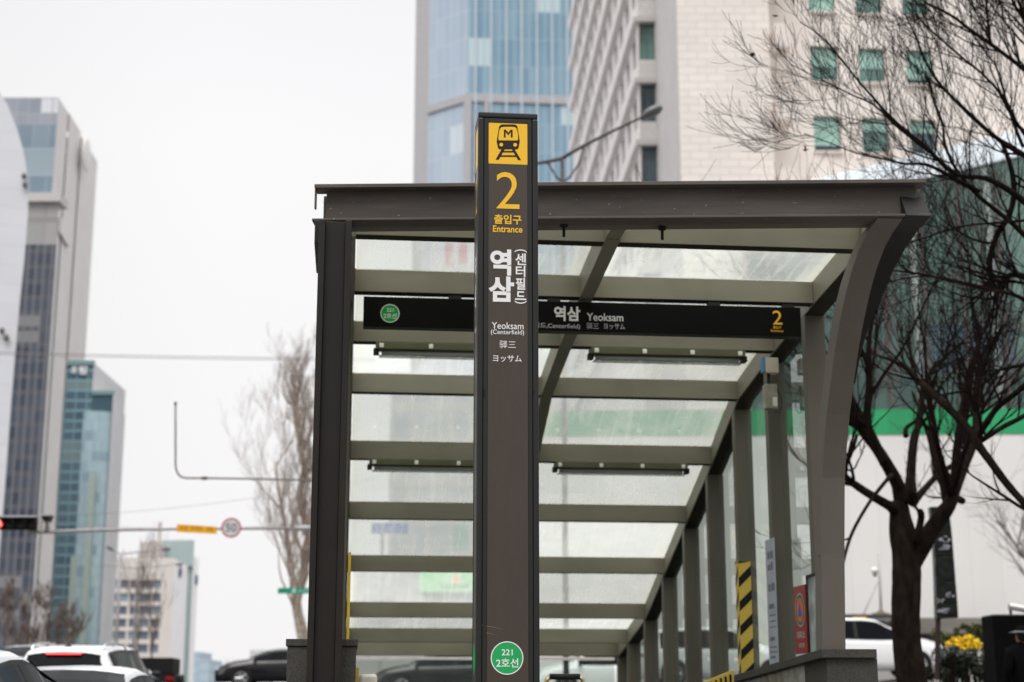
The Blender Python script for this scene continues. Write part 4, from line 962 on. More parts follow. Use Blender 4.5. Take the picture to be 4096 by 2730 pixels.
m_bluepale = curtain('tower_blue_pale', (.36, .46, .58), (.52, .60, .70), (.52, .57, .65), 1.25, 3.9, .13, .16, light=(.66, .74, .78), lp=.12, rough=.12, seed=9)
m_trim = mat('tower_trim', (.46, .45, .47), .5)
zbelt = at(1871, 408, Y).z
b = MB(); wall(b, c1, crr, 0, 118); b.build('street_facade', m_blue, tw)
b = MB(); wall(b, cl, c1, 0, 118); b.build('corner_facade', m_bluepale, tw)
b = MB(); back = clg + Vector((6, 26)); wall(b, clg, cl, 0, 118); wall(b, back, clg, 0, 118); wall(b, crr, crr + Vector((0, 40)), 0, 118); b.build('side_wall', m_trim, tw)
b = MB()
nl = Vector((dl.y, -dl.x)) * 1; nl = Vector((-.629, -.777)); nr = Vector((.078, -.997))
for pa, pb_, nn in ((cl, c1, nl), (c1, crr, nr)):
    pa3 = [Vector((q.x, q.y, 0)) for q in (pa, pb_)]; n3 = Vector((nn.x, nn.y, 0)) * .25
    b.hexa([tuple(pa3[0] + n3 + Vector((0, 0, zbelt))), tuple(pa3[1] + n3 + Vector((0, 0, zbelt))), tuple(pa3[1] + Vector((0, 0, zbelt))), tuple(pa3[0] + Vector((0, 0, zbelt))), tuple(pa3[0] + n3 + Vector((0, 0, zbelt + 1.1))), tuple(pa3[1] + n3 + Vector((0, 0, zbelt + 1.1))), tuple(pa3[1] + Vector((0, 0, zbelt + 1.1))), tuple(pa3[0] + Vector((0, 0, zbelt + 1.1)))])
b.box(c1.x - .5, c1.x + .5, c1.y - .4, c1.y + .4, 0, zbelt + .6); b.box(c1.x + 2.2, c1.x + 2.7, c1.y - .3, c1.y + .4, 0, zbelt)
b.build('belt_course', m_trim, tw)
b = MB(); L = (crr - c1).length; k = 0; x = 1.0
while x < L:
    p = c1 + dr * x; b.box(p.x - .13, p.x + .13, p.y - .28, p.y - .02, 0, 118); x += 2.0
b.build('mullions', mat('mullion_pale', (.56, .61, .68), .4), tw)
b = MB(); slab_poly(b, [tuple(q) for q in (clg, cl, c1, crr, crr + Vector((0, 40)), back)], 118); b.build('roof', m_trim, tw)
# lit screen low on the tower
q0 = at(1676, 1560, 120); q1 = at(1893, 930, 120); t = empty('led_screen', (q0.x, 120, q0.z), 0, 'large white video screen with pink blocks seen through the roof glass left of the pylon', 'screen')
b = MB(); b.box(0, q1.x - q0.x, 0, .6, 0, q1.z - q0.z); b.build('panel', mat('screen_white', (.62, .64, .72), .4, var=.12, scale=.6), t)
b = MB(); SFc = Face((0, 0, 0), (1, 0, 0), (0, 0, 1), (0, -1, 0)); Wd, Hd = q1.x - q0.x, q1.z - q0.z
for x0_, x1_, z0_, z1_ in ((.46, .62, .78, .93), (.72, .90, .80, .93)): rectp(b, SFc, Wd * x0_, Wd * x1_, Hd * z0_, Hd * z1_, .01)
b.build('pink_block', mat('screen_pink', (.52, .10, .20), .5), t)
# beige stone building on the right
bb_ = empty('stone_building', (0, 0, 0), 0, 'large beige stone tiled building with green glass windows on the right', 'building')
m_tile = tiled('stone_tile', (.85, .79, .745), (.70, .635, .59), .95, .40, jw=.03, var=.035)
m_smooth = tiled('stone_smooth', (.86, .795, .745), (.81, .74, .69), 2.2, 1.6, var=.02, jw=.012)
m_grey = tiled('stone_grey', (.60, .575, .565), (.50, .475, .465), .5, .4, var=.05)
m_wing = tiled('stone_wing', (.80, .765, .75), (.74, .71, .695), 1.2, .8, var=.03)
YA = 130.; P0 = XY(2296, YA); P1 = XY(2568, 86); P2 = XY(2640, 86); P3 = XY(2731, 72); P4 = XY(3112, 72); P5 = (P4[0] + .02, 73.4); P6 = XY(4700, 75.4)
# re-order openings per storey
fl = at(3300, 335, 74).z - at(3300, 616, 74).z; HB_ = 46.0
zrow0 = at(3300, 616, 74).z; zwin = at(3300, 473, 74).z - zrow0
m_wg = mat('window_green', (.10, .205, .18), .08, var=.5, scale=.9, spec=.8); m_wd = mat('window_dark', (.045, .075, .095), .08, var=.5, scale=.7, spec=.8); m_wb = mat('window_blinds', (.36, .56, .50), .2, var=.2, scale=1.2)
m_wf = mat('window_frame', (.10, .125, .13), .4)
b = MB(); cols = []; sx0 = P5[0]
for u0, u1 in ((3245, 3356), (3441, 3552), (3637, 3749)):
    xa = at(u0, 400, 74).x - sx0; xb = at(u1, 400, 74).x - sx0; cols.append((xa, xb))
rows = [(zrow0 + fl * k, zrow0 + fl * k + zwin) for k in range(-2, 5)]
ws = facade(b, P5, P6, 0, HB_, cols, rows, .3); b.build('window_wall', m_smooth, bb_)
rr = random.Random(21)
for wdw in ws:
    window_part(wdw, bb_, rr.choice((m_wg, m_wg, m_wd)), m_wf, .27)
    P0_, d_, inn_, xa, xb, za, zb = wdw; hb = (zb - za) * rr.choice((.35, .55, .8, .95, .95)); b = MB()
    q = [P0_ + d_ * x + inn_ * .215 for x in (xa + .06, xb - .06)]; b.face([(q[0].x, q[0].y, zb - hb), (q[1].x, q[1].y, zb - hb), (q[1].x, q[1].y, zb - .06), (q[0].x, q[0].y, zb - .06)]); b.build('blind', m_wb, bb_)
    b = MB(); q = [P0_ + d_ * x for x in (xa - .05, xb + .05)]; b.box(q[0].x, q[1].x, q[0].y - .09, q[0].y + .25, za - .10, za - .004); b.build('sill', m_smooth, bb_)
b = MB(); wall(b, P3, P4, 0, HB_); wall(b, P4, P5, 0, HB_); b.build('tiled_wall', m_tile, bb_)
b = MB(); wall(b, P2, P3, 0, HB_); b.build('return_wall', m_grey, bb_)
# window column wall
b = MB(); LL = P2[0] - P1[0]; z0r = at(2600, 240, 86).z; zh = at(2600, 92, 86).z - z0r
rows2 = [(z0r + 3.85 * k, z0r + 3.85 * k + zh) for k in range(-4, 3)]
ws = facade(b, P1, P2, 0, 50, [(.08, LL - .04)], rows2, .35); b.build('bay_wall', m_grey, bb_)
for i_, wdw in enumerate(ws): window_part(wdw, bb_, m_wd if i_ % 3 != 1 else m_wg, m_wf, .3)
for (za, zb) in rows2:
    b = MB(); b.box(P1[0] - .25, P2[0], P1[1] - .16, P1[1], zb + .02, zb + .35); b.build('window_hood', m_grey, bb_)
# receding wing: rows of deep-set windows between pale bands
b = MB(); d = Vector((P1[0] - P0[0], P1[1] - P0[1])); L = d.length
colsA = [(L - 2.6 - 3.1 * k, L - 1.0 - 3.1 * k) for k in range(13) if L - 2.6 - 3.1 * k > .3]
rowsA = [(z0r + 3.85 * k, z0r + 3.85 * k + 2.0) for k in range(-4, 9)]
ws = facade(b, P0, P1, 0, z0r + 3.85 * 9, colsA, rowsA, .26)
m_wing_w = mat('window_wing', (.27, .27, .30), .15, var=.3, scale=.6); dn = d.normalized(); on = Vector((dn.y, -dn.x))
b.build('wing_wall', m_wing, bb_)
ws.sort(key=lambda q: -(q[3]))
for wdw in ws[:48]: window_part(wdw, bb_, m_wing_w, m_wf, .23, mull=0)
sm = MB()
for (Pq, dq, inn, xa, xb, za, zb) in ws[48:]:
    def PP(x, z): q = Pq + dq * x + inn * .23; return (q.x, q.y, z)
    sm.face([PP(xa, za), PP(xb, za), PP(xb, zb), PP(xa, zb)])
o = sm.build('distant_window', m_wing_w, bb_); tag(o, kind='stuff')
lb = MB()
for (za, zb) in rowsA:
    e0 = Vector((P0[0], P0[1])); e1 = Vector((P1[0], P1[1])); q = [e0 + on * .3, e1 + on * .3, e1, e0]
    lb.hexa([(p.x, p.y, zb + .35) for p in q] + [(p.x, p.y, zb + 1.2) for p in q])
lb.build('band_course', mat('band_white', (.80, .78, .77), .6), bb_)
# projecting ledge blocks at the corner
for k in range(-2, 5):
    z1_ = at(3150, 470, 71).z + fl * k; z0_ = z1_
    zt_ = z0_ + 1.25
    b = MB(); xa = at(3114, 400, 71).x; b.box(xa, xa + .72, 71.2, 72.6, z0_, zt_); b.build('ledge_block', m_smooth, bb_)
b = MB(); slab_poly(b, [P0, P1, P2, P3, P4, P5, P6, (P6[0], 130)], HB_ + .01); b.build('roof', m_grey, bb_)
# dark green glass building behind the trees
Y = 70.0
gx0 = at(2980, 900, Y).x; gx1 = at(4500, 900, Y).x
gb = empty('green_glass_building', (gx0, Y, 0), R(0), 'dark green glass building behind the bare trees with a sloping pale glass roof edge', 'building')
m_gg = curtain('green_glazing', (.045, .085, .082), (.18, .285, .255), (.13, .13, .13), 1.35, 2.3, .10, .09, light=(.13, .21, .26), lp=.2, rough=.1, seed=4, spec=.35)
b = MB(); WLg = gx1 - gx0; zl, zr_ = at(3280, 730, Y).z, at(4003, 560, Y).z; sl = (zr_ - zl) / (at(4003, 560, Y).x - at(3280, 730, Y).x)
za = zl + sl * (gx0 - at(3280, 730, Y).x); ze = za + sl * WLg
b.face([(0, 0, 0), (WLg, 0, 0), (WLg, 0, ze - 1.0), (0, 0, za - 1.0)], [(0, 0), (WLg, 0), (WLg, ze - 1), (0, za - 1)]); b.build('glazed_wall', m_gg, gb)
b = MB(); b.face([(0, -.1, za - 1.05), (WLg, -.1, ze - 1.05), (WLg, .6, ze + .4), (0, .6, za + .4)], [(0, 0), (WLg, 0), (WLg, 1.6), (0, 1.6)]); b.build('roof_glazing', curtain('pale_glazing', (.42, .50, .56), (.62, .68, .74), (.30, .31, .33), 1.9, 3, .08, .05, seed=6), gb)
b = MB(); b.face([(0, .6, za + .35), (WLg, .6, ze + .35), (WLg, 4, ze + .35), (0, 4, za + .35)]); b.build('roof', m_grey, gb)
b = MB()
for k in range(14): b.box(.9 + k * 1.8, 1.02 + k * 1.8, -.22, -.01, 0, za - 1.2 + sl * (.9 + k * 1.8))
b.build('mullions', mat('mullion_red_grey', (.19, .155, .15), .5), gb)
b = MB()
for k in range(7): b.box(4 + k * 3.6, 4.28 + k * 3.6, -.18, -.012, 0, za - 1.2 + sl * (4 + k * 3.6))
b.build('pale_fins', mat('fin_pale', (.42, .48, .47), .4), gb)
# tower with a white flank on the left
Y = 200.
tw2 = empty('white_flank_tower', (0, 0, 0), 0, 'tall tower with blank white flank and dark glazed front beside the sky', 'tower')
ce = Vector(XY(199, Y, 900)); cl2 = Vector(XY(-160, Y, 900)); ds = Vector((math.sin(STREET), math.cos(STREET)))
zt_ = at(210, 391, Y).z
m_dkg = curtain('tower_dark', (.030, .042, .070), (.13, .15, .18), (.19, .185, .205), 1.02, 2.1, .20, .0, light=(.26, .26, .265), lp=.10, rough=.15, seed=12, spec=.35, spandrel=(.11, .115, .135), sh=.30)
m_bg2 = curtain('tower_upper', (.17, .235, .30), (.30, .375, .43), (.33, .39, .46), 2.2, 3.7, .10, .35, light=(.33, .41, .46), lp=.14, rough=.15, seed=13, spec=.4)
m_bgl = curtain('tower_lantern', (.24, .27, .34), (.40, .42, .47), (.36, .38, .43), 1.6, 2.2, .14, .14, light=(.78, .80, .84), lp=.16, rough=.15, seed=15)
m_flank = tiled('flank_white', (.70, .675, .66), (.65, .63, .61), 8, 1.5, var=.015, jw=.02)
zs_ = at(240, 835, Y).z; zlt = at(200, 500, Y).z
b = MB(); wall(b, cl2, ce, zs_, zlt); b.build('upper_glazing', m_bg2, tw2)
b = MB(); wall(b, cl2, ce, zlt, zt_); b.build('top_glazing', m_bgl, tw2)
ce2 = Vector(XY(231, Y - 2.5, 900))
zm_ = at(200, 1000, Y).z
b = MB(); wall(b, Vector((cl2.x, Y - 2.5)), ce2, 0, zm_); b.build('dark_glazing', m_dkg, tw2)
b = MB(); wall(b, Vector((cl2.x, Y - 2.5)), ce2, zm_, zs_); b.build('louvred_floors', curtain('tower_louvre', (.33, .32, .33), (.44, .43, .42), (.30, .28, .29), 6, 4.2, .2, .7, light=(.55, .6, .62), lp=.25, seed=3), tw2)
b = MB(); b.box(cl2.x, ce2.x + .3, Y - 3.2, Y + .5, zs_, zs_ + 1.2); b.build('setback_ledge', mat('ledge_pale', (.56, .54, .53), .6), tw2)
# flank: three fins separated by dark slots, tops stepping with the roof
def flank(u0, u1, z, off=0.0):
    a = reach(ce, ds, u0, 900) if u0 > 205 else ce; c = reach(ce, ds, u1, 900); bq = MB(); wall(bq, a, c, 0, z); bq.face([(a.x, a.y, z), (c.x, c.y, z), (c.x - 12, c.y, z), (a.x - 12, a.y, z)]); bq.build('flank_wall', m_flank, tw2); return c
c_ = flank(199, 243, zt_); c2_ = flank(248, 300, zt_ + .2); c3_ = flank(305, 374, zt_ - .3)
b = MB(); e1 = c3_ + Vector((-3, 0)); e0 = ce + Vector((-.8, .5)); wall(b, e0, e1, 0, zt_ - 3); b.build('slot_glazing', mat('slot_blue', (.19, .24, .32), .4), tw2)
b = MB(); wall(b, c3_, c3_ + Vector((-25, 0)), 0, zt_ - .3); b.build('rear_wall', m_flank, tw2)
pq = at(335, 620, 214); b = MB(); b.ell((pq.x + .4, 214, pq.z), (.35, 2.0, 2.6), 10, 8); b.build('flank_emblem', mat('emblem_pale', (.8, .78, .76), .5), tw2)
b = MB(); q0 = reach(ce, ds, 232, 900); q1 = reach(ce, ds, 272, 900); zA = at(240, 930, q0.y).z
b.hexa([(q0.x + .05, q0.y, zA), (q0.x + .4, q0.y, zA), (q1.x + .4, q1.y, zA - .5), (q1.x + .05, q1.y, zA - .5), (q0.x + .05, q0.y, zA + 2.2), (q0.x + .4, q0.y, zA + 2.2), (q1.x + .4, q1.y, zA + 1.7), (q1.x + .05, q1.y, zA + 1.7)]); b.build('flank_sign', mat('flank_sign', (.7, .69, .68), .5), tw2)
# pale curved building at the left border
Y = 120.
pb = empty('curved_pale_building', (0, 0, 0), 0, 'pale blue grey building with a bowed outline at the left border', 'building')
prof = [(-30, 330), (0, 374), (30, 420), (70, 522), (95, 610), (108, 690), (113, 783), (112, 850), (104, 960), (95, 1060), (80, 1200), (62, 1400), (44, 1620), (20, 1950), (-10, 2300), (-30, 2600)]
pts = [at(u, v, Y) for u, v in prof]; m_pale = tiled('pale_cladding', (.68, .69, .735), (.62, .63, .675), 30, 1.6, var=.02, jw=.05)
b = MB(); xl = at(-700, 1000, Y).x
for p_, q_ in zip(pts[:-1], pts[1:]):
    b.face([(xl, Y, p_.z), tuple(p_), tuple(q_), (xl, Y, q_.z)], [(0, p_.z), (10, p_.z + 1.5), (10, q_.z + 1.5), (0, q_.z)])
b.build('front_cladding', m_pale, pb)
b = MB()
for p_, q_ in zip(pts[:-1], pts[1:]): b.face([tuple(p_), (p_.x - 14, Y + 30, p_.z), (q_.x - 14, Y + 30, q_.z), tuple(q_)])
b.build('side_cladding', mat('pale_side', (.64, .65, .69), .5), pb, smooth=True)
for u, v in ((8, 1324), (26, 1352), (96, 705), (100, 740)):
    b = MB(); c = at(u, v, Y - .3); b.ell(c, (.22, .2, .28), 8, 6); b.build('facade_fitting', m_pole, pb)
# teal glass building
Y = 150.
tg = empty('teal_glass_building', (0, 0, 0), 0, 'teal glazed office building with a rounded glass bay and pale flank', 'building')
a0 = Vector(XY(255, Y, 2000)); a1 = Vector(XY(403, Y, 2000)); m_teal = curtain('teal_glazing', (.055, .10, .155), (.14, .21, .25), (.20, .34, .355), 1.05, 1.0, .10, .24, light=(.22, .28, .29), lp=.2, rough=.12, seed=31, spec=.4)
a0 = Vector(XY(232, Y, 2000))
zT = at(340, 1453, Y).z; zR = at(428, 1576, Y).z; zB = at(400, 1650, Y).z
atop = Vector((at(377, 1453, Y).x, Y))
b = MB(); wall(b, a0, Vector((atop.x, Y)), 0, zT); b.build('glazed_front', m_teal, tg)
b = MB(); wall(b, Vector((atop.x, Y)), a1 + Vector((.6, 0)), zB, zR); b.build('corner_glazing', mat('teal_dark', (.07, .12, .15), .15), tg)
b = MB(); b.box(a0.x, atop.x + .05, Y - .15, Y + .2, zT - .2, zT + .25); b.build('roof_trim', mat('teal_trim', (.22, .33, .34), .4), tg); b = MB(); b.box(atop.x, a1.x + .7, Y - .15, Y + .2, zR - .1, zR + .3); b.build('roof_trim', mat('teal_trim', (.22, .33, .34), .4), tg)
# rounded bay
b = MB(); n = 12; R0 = (a1.x - atop.x + .5) / 1.35
cx = a1.x - R0 + .55
for i in range(n):
    t0, t1 = math.pi * (.98 - i / n * 1.05), math.pi * (.98 - (i + 1) / n * 1.05)
    p0 = (cx + R0 * math.cos(t0), Y + .4 - R0 * .8 * max(-.2, math.sin(t0))); p1 = (cx + R0 * math.cos(t1), Y + .4 - R0 * .8 * max(-.2, math.sin(t1)))
    b.face([(p0[0], p0[1], 0), (p1[0], p1[1], 0), (p1[0], p1[1], zB), (p0[0], p0[1], zB)], [(i * .7, 0), (i * .7 + .7, 0), (i * .7 + .7, zB), (i * .7, zB)])
b.face([(cx + R0 * math.cos(math.pi * (.98 - i / n * 1.05)), Y + .4 - R0 * .8 * max(-.2, math.sin(math.pi * (.98 - i / n * 1.05))), zB) for i in range(n + 1)])
b.build('rounded_bay', curtain('bay_glazing', (.30, .46, .52), (.56, .69, .73), (.36, .50, .53), .62, 1.0, .04, .09, light=(.30, .42, .50), lp=.12, rough=.1, seed=33), tg, smooth=False)
b = MB(); xs_ = atop.x - .6; b.box(xs_ - .35, xs_ + .35, Y - .5, Y - .05, 0, zB - 14); b.box(xs_ + 1.2, xs_ + 1.7, Y - 1.6, Y - .9, zB - 24, zB - 6); b.build('pale_fin', mat('fin_green_white', (.46, .54, .48), .4), tg)
m_flank2 = tiled('teal_flank', (.64, .635, .64), (.56, .555, .565), 3.0, 2.2, var=.02, jw=.04)
ds2 = Vector((math.sin(STREET), math.cos(STREET)))
e0 = Vector((atop.x, Y + .2)); e1 = reach(a1, ds2, 441, 2000); e2 = reach(a1, ds2, 482, 2000)
b = MB(); wall(b, Vector((a1.x + .6, Y)), e1, 0, zR); b.build('flank_wall', m_flank2, tg)
b = MB(); wall(b, e1, e2, 0, zR - .5); b.build('flank_wall', m_flank2, tg)
b = MB(); slab_poly(b, [(a0.x, Y + .3), (a1.x + .6, Y + .1), tuple(e1), tuple(e2), (e2.x - 3.2, e2.y)], zR - .52); wall(b, e2, (e2.x - 3.2, e2.y), 0, zR - .5); wall(b, e1 + Vector((-2.2, .3)), e1 + Vector((0, .3)), zR - .5, zR); b.build('roof', m_flank2, tg)
b = MB(); wall(b, Vector((atop.x, Y + .1)), Vector((atop.x - 0.3, Y + 14)), zR, zT); b.build('penthouse_wall', m_flank2, tg)
SFc = Face((a0.x, Y - .16, 0), (1, 0, 0), (0, 0, 1), (0, -1, 0)); b = MB()
q0 = at(317, 1500, Y); q1 = at(350, 1466, Y); letter(b, SFc, '림', q0.x - a0.x, q1.x - a0.x, q0.z, q1.z, .04, .02); q0 = at(286, 1500, Y); q1 = at(308, 1466, Y); letter(b, SFc, '희', q0.x - a0.x, q1.x - a0.x, q0.z, q1.z, .04, .02); b.build('roof_lettering', m_white, tg)
# white office block
Y = 290.
wo_ = empty('white_office_block', (0, 0, 0), 0, 'distant white office block with rows of blue grey windows and teal parapet', 'building')
a0 = Vector(XY(430, Y, 2400)); a1 = Vector(XY(684, Y, 2400)); z1_ = at(600, 2232, Y).z
m_offw = mat('office_white', (.74, .69, .655), .6, var=.04, scale=.2)
colsW = []; LW = a1.x - a0.x
for x0_, x1_ in ((516, 553), (560, 601), (612, 653), (657, 708), (716, 757), (762, 811)):
    colsW.append((at(x0_ / 1.179, 2400, Y).x - a0.x, at(x1_ / 1.179, 2400, Y).x - a0.x))
rowsW = []
for yy in (1105, 1168, 1228, 1288, 1346, 1408):
    rowsW.append((at(600, 1400 + (yy + 20) / 1.179, Y).z, at(600, 1400 + (yy - 20) / 1.179, Y).z))
b = MB(); ws = facade(b, a0, a1, 0, z1_, colsW, sorted(rowsW), .3); b.build('front_wall', m_offw, wo_)
m_ow1 = mat('office_window', (.16, .195, .25), .2, var=.35, scale=.3); m_ow2 = mat('office_window_pale', (.27, .36, .42), .2, var=.2, scale=.3); m_owf = mat('office_frame', (.3, .33, .37), .5)
rr = random.Random(8)
for wdw in ws: window_part(wdw, wo_, rr.choice((m_ow1, m_ow1, m_ow2)), m_owf, .28)
m_offs = mat('office_side', (.90, .895, .895), .6, var=.03, scale=.2)
e1 = reach(a1, ds, 748, 2400); e2 = reach(e1 + Vector((.9, 0)), ds, 787, 2400)
b = MB(); wall(b, a1, e1, 0, z1_); b.build('side_wall', m_offs, wo_); b = MB(); wall(b, e1 + Vector((.9, 0)), e2, 0, z1_ + 2); b.build('side_wall', m_offs, wo_)
b = MB(); wall(b, e1, e1 + Vector((.9, 0)), 0, z1_ + 5); b.box(a0.x + 3, e1.x + .9, e1.y - 1, e1.y + .1, z1_, z1_ + 5); b.build('teal_parapet', mat('parapet_teal', (.40, .50, .50), .5), wo_)
q0 = at(557, 2208, Y + 10); q1 = at(632, 2168, Y + 10); b = MB(); b.box(q0.x, q1.x, Y + 10, Y + 24, q0.z - 6, q1.z); b.tube([((q0.x + q1.x) / 2 + 1.5, Y + 12, q1.z), ((q0.x + q1.x) / 2 + 1.5, Y + 12, q1.z + 4)], .4, 6); b.build('penthouse', mat('penthouse_pink', (.60, .54, .52), .6), wo_)
for u, v in ((718, 2290), (765, 2320)):
    c = reach(a1, ds, u, v); zc = at(u, v, c.y).z; b = MB(); b.ell((c.x + (1.1 if u > 750 else .2), c.y, zc), (.15, 1.3, 1.1), 8, 6); b.build('roof_emblem', mat('emblem_navy', (.06, .09, .22), .5), wo_)
# hazy blocks at the end of the street
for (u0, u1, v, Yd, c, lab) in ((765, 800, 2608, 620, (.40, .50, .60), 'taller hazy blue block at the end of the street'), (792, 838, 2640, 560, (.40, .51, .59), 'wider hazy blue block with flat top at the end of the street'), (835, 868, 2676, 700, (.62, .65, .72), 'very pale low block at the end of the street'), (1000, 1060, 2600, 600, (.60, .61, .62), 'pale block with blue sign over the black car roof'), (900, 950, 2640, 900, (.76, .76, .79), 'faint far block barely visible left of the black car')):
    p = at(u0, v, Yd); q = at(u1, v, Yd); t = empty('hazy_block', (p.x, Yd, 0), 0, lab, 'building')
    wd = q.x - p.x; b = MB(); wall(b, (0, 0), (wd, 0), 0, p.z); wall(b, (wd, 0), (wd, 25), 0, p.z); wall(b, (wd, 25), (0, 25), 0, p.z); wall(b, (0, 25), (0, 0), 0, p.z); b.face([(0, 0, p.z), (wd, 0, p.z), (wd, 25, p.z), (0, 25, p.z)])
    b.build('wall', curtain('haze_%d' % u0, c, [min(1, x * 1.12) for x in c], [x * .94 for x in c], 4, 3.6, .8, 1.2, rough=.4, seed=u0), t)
    if u0 == 1000: b = MB(); b.box(.3, wd * .35, -.4, -.01, p.z - 9, p.z - 5); b.build('rooftop_sign', mat('haze_blue', (.10, .25, .5), .5), t)
# low shops seen through the roof glass
Y = 95.
p0 = at(1410, 2500, Y); p1 = at(2300, 2500, Y); zt_ = at(1700, 2262, Y).z
sh = empty('shop_block', (p0.x, Y, 0), 0, 'low shop block with pale green sign seen through the canopy glass', 'shop building'); wd = p1.x - p0.x
b = MB(); wall(b, (0, 0), (wd, 0), 0, zt_); wall(b, (wd, 0), (wd, 8), 0, zt_); wall(b, (0, 8), (0, 0), 0, zt_); b.face([(0, 0, zt_), (wd, 0, zt_), (wd, 8, zt_), (0, 8, zt_)]); b.build('wall', curtain('shop_wall', (.34, .35, .38), (.56, .55, .56), (.48, .45, .45), 2.4, 3.3, .5, .8, light=(.5, .3, .3), lp=.1, rough=.4, seed=41), sh)
g0 = at(1678, 2370, Y); g1 = at(2200, 2292, Y); b = MB(); b.box(g0.x - p0.x, g1.x - p0.x, -.3, -.02, g0.z, g1.z); b.build('sign_board', mat('sign_lightgreen', (.28, .72, .33), .4), sh)
SFc = Face((0, -.3, 0), (1, 0, 0), (0, 0, 1), (0, -1, 0)); rc = at(1825, 2322, Y); b = MB(); disc(b, SFc, rc.x - p0.x, rc.z, .17, .01, rz=.28); b.build('sign_dot', mat('sign_coral', (.85, .16, .10), .5, emit=(.9, .2, .15), es=.35), sh)
b = MB(); l0 = at(1765, 2358, Y); l1 = at(1880, 2336, Y)
for k in range(7): x = l0.x - p0.x + k * (l1.x - l0.x) / 7; rectp(b, SFc, x, x + .16, l0.z, l1.z - .06 * (k % 3), .01)
b.build('sign_print', mat('sign_darkgreen', (.03, .16, .06), .5), sh)
p = at(1485, 2135, 60); q = at(1632, 2092, 60); t = empty('blue_road_sign', (p.x, 60, p.z), 0, 'blue road sign on a post seen through the roof glass at left', 'sign')
b = MB(); b.box(0, q.x - p.x, 0, .06, 0, q.z - p.z); b.build('board', mat('road_blue', (.05, .13, .42), .5), t, bevel=.12); b = MB(); b.tube([((q.x - p.x) * .3, .1, .3), ((q.x - p.x) * .3, .1, -p.z + ground_h(p.x, 60))], .07, 8); b.build('post', m_polelight, t)
# grey mid block closing the view between the blue tower and the shops
p0 = at(1560, 1700, 140); p1 = at(2330, 1700, 140); zt_ = at(1900, 1490, 140).z
t = empty('grey_office_block', (p0.x, 140, 0), 0, 'mid height pale office block in the gap behind the canopy roof glass', 'building'); wd = p1.x - p0.x
b = MB(); wall(b, (0, 0), (wd, 0), 0, zt_); wall(b, (0, 20), (0, 0), 0, zt_); wall(b, (wd, 0), (wd, 20), 0, zt_); b.face([(0, 0, zt_), (wd, 0, zt_), (wd, 20, zt_), (0, 20, zt_)]); b.build('wall', curtain('mid_block', (.36, .43, .47), (.60, .62, .64), (.58, .57, .56), 1.8, 3.4, .35, .9, light=(.28, .50, .44), lp=.08, rough=.3, seed=51), t)

# ------------------------------------------------------------------ trees
m_bark = mat('bark_dark', (0.0135, 0.0098, 0.0075), 0.95, var=0.5, scale=14, bump=0.7, spec=.05, stretch=(1, 1, .45), dirt=(.046, .033, .023), dscale=5)
m_twig = mat('twig_dark', (0.012, 0.008, 0.007), 0.95, spec=.03, var=0.4, scale=12)
m_bark2 = mat('bark_pale', (0.36, 0.30, 0.245), 0.85, var=0.35, scale=6, dirt=(.16, .12, .10), dscale=2)
m_twig2 = mat('twig_pale', (0.32, 0.26, 0.22), 0.85, var=0.25, scale=6)
m_bark3 = mat('bark_brown', (0.20, 0.155, 0.135), 0.9, var=0.3, scale=3)
def rnd_unit(rg):
    while True:
        v = Vector((rg.uniform(-1, 1), rg.uniform(-1, 1), rg.uniform(-1, 1)))
        if .05 < v.length < 1: return v.normalized()
def branch(mb, rg, p, d, L, r, lev, up=.12, wob=.22, sides=(6, 5, 4, 3), kids=(4, 4, 4), spread=.75, shrink=.58, mask=None, rmin=.0016):
    seg = 6 if lev > 0 else 5
    pts = [p.copy()]; rad = [r]; dd = d.copy()
    for i in range(seg):
        dd = (dd + rnd_unit(rg) * wob + Vector((0, 0, up))).normalized(); p = p + dd * (L / seg); pts.append(p.copy()); rad.append(max(rmin, r * (1 - .78 * (i + 1) / seg)))
    mb.tube(pts, rad, sides[min(len(sides) - 1, 3 - lev)], cap=False)
    if lev <= 0: return
    nk = kids[min(len(kids) - 1, 3 - lev)]
    for k in range(nk):
        f = rg.uniform(.22, 1.0) if k else 1.0
        i = min(seg - 1, int(f * seg)); t = f * seg - i; q = pts[i].lerp(pts[min(i + 1, seg)], t); loc = (pts[min(i + 1, seg)] - pts[i]).normalized()
        side = rnd_unit(rg); side = (side - loc * side.dot(loc)).normalized()
        nd = (loc + side * spread * rg.uniform(.6, 1.2)).normalized()
        branch(mb, rg, q, nd, L * shrink * rg.uniform(.75, 1.2), max(rmin, rad[i] * .62), lev - 1, up, wob, sides, kids, spread, shrink, mask, rmin)
def grow_along(mb, rg, pts, rad, n, L, lev, up=.1, bias=Vector((0, 0, 0)), f0=.25, kids=(4, 4, 3), spread=1.0, shrink=.6, rs=.55, wob=.2, rmin=.0016):
    for k in range(n):
        f = rg.uniform(f0, 1.0) * (len(pts) - 1); i = min(len(pts) - 2, int(f)); t = f - i
        q = pts[i].lerp(pts[i + 1], t); loc = (pts[i + 1] - pts[i]).normalized(); side = rnd_unit(rg); side = (side - loc * side.dot(loc)).normalized()
        nd = (loc * .9 + side * spread * rg.uniform(.5, 1.1) + bias).normalized()
        branch(mb, rg, q, nd, L * rg.uniform(.6, 1.25) * (1.1 - .35 * f / (len(pts) - 1)), max(rmin, (rad[i] * (1 - t) + rad[i + 1] * t) * rs), lev, up, wob, kids=kids, spread=.7, shrink=shrink, rmin=rmin)
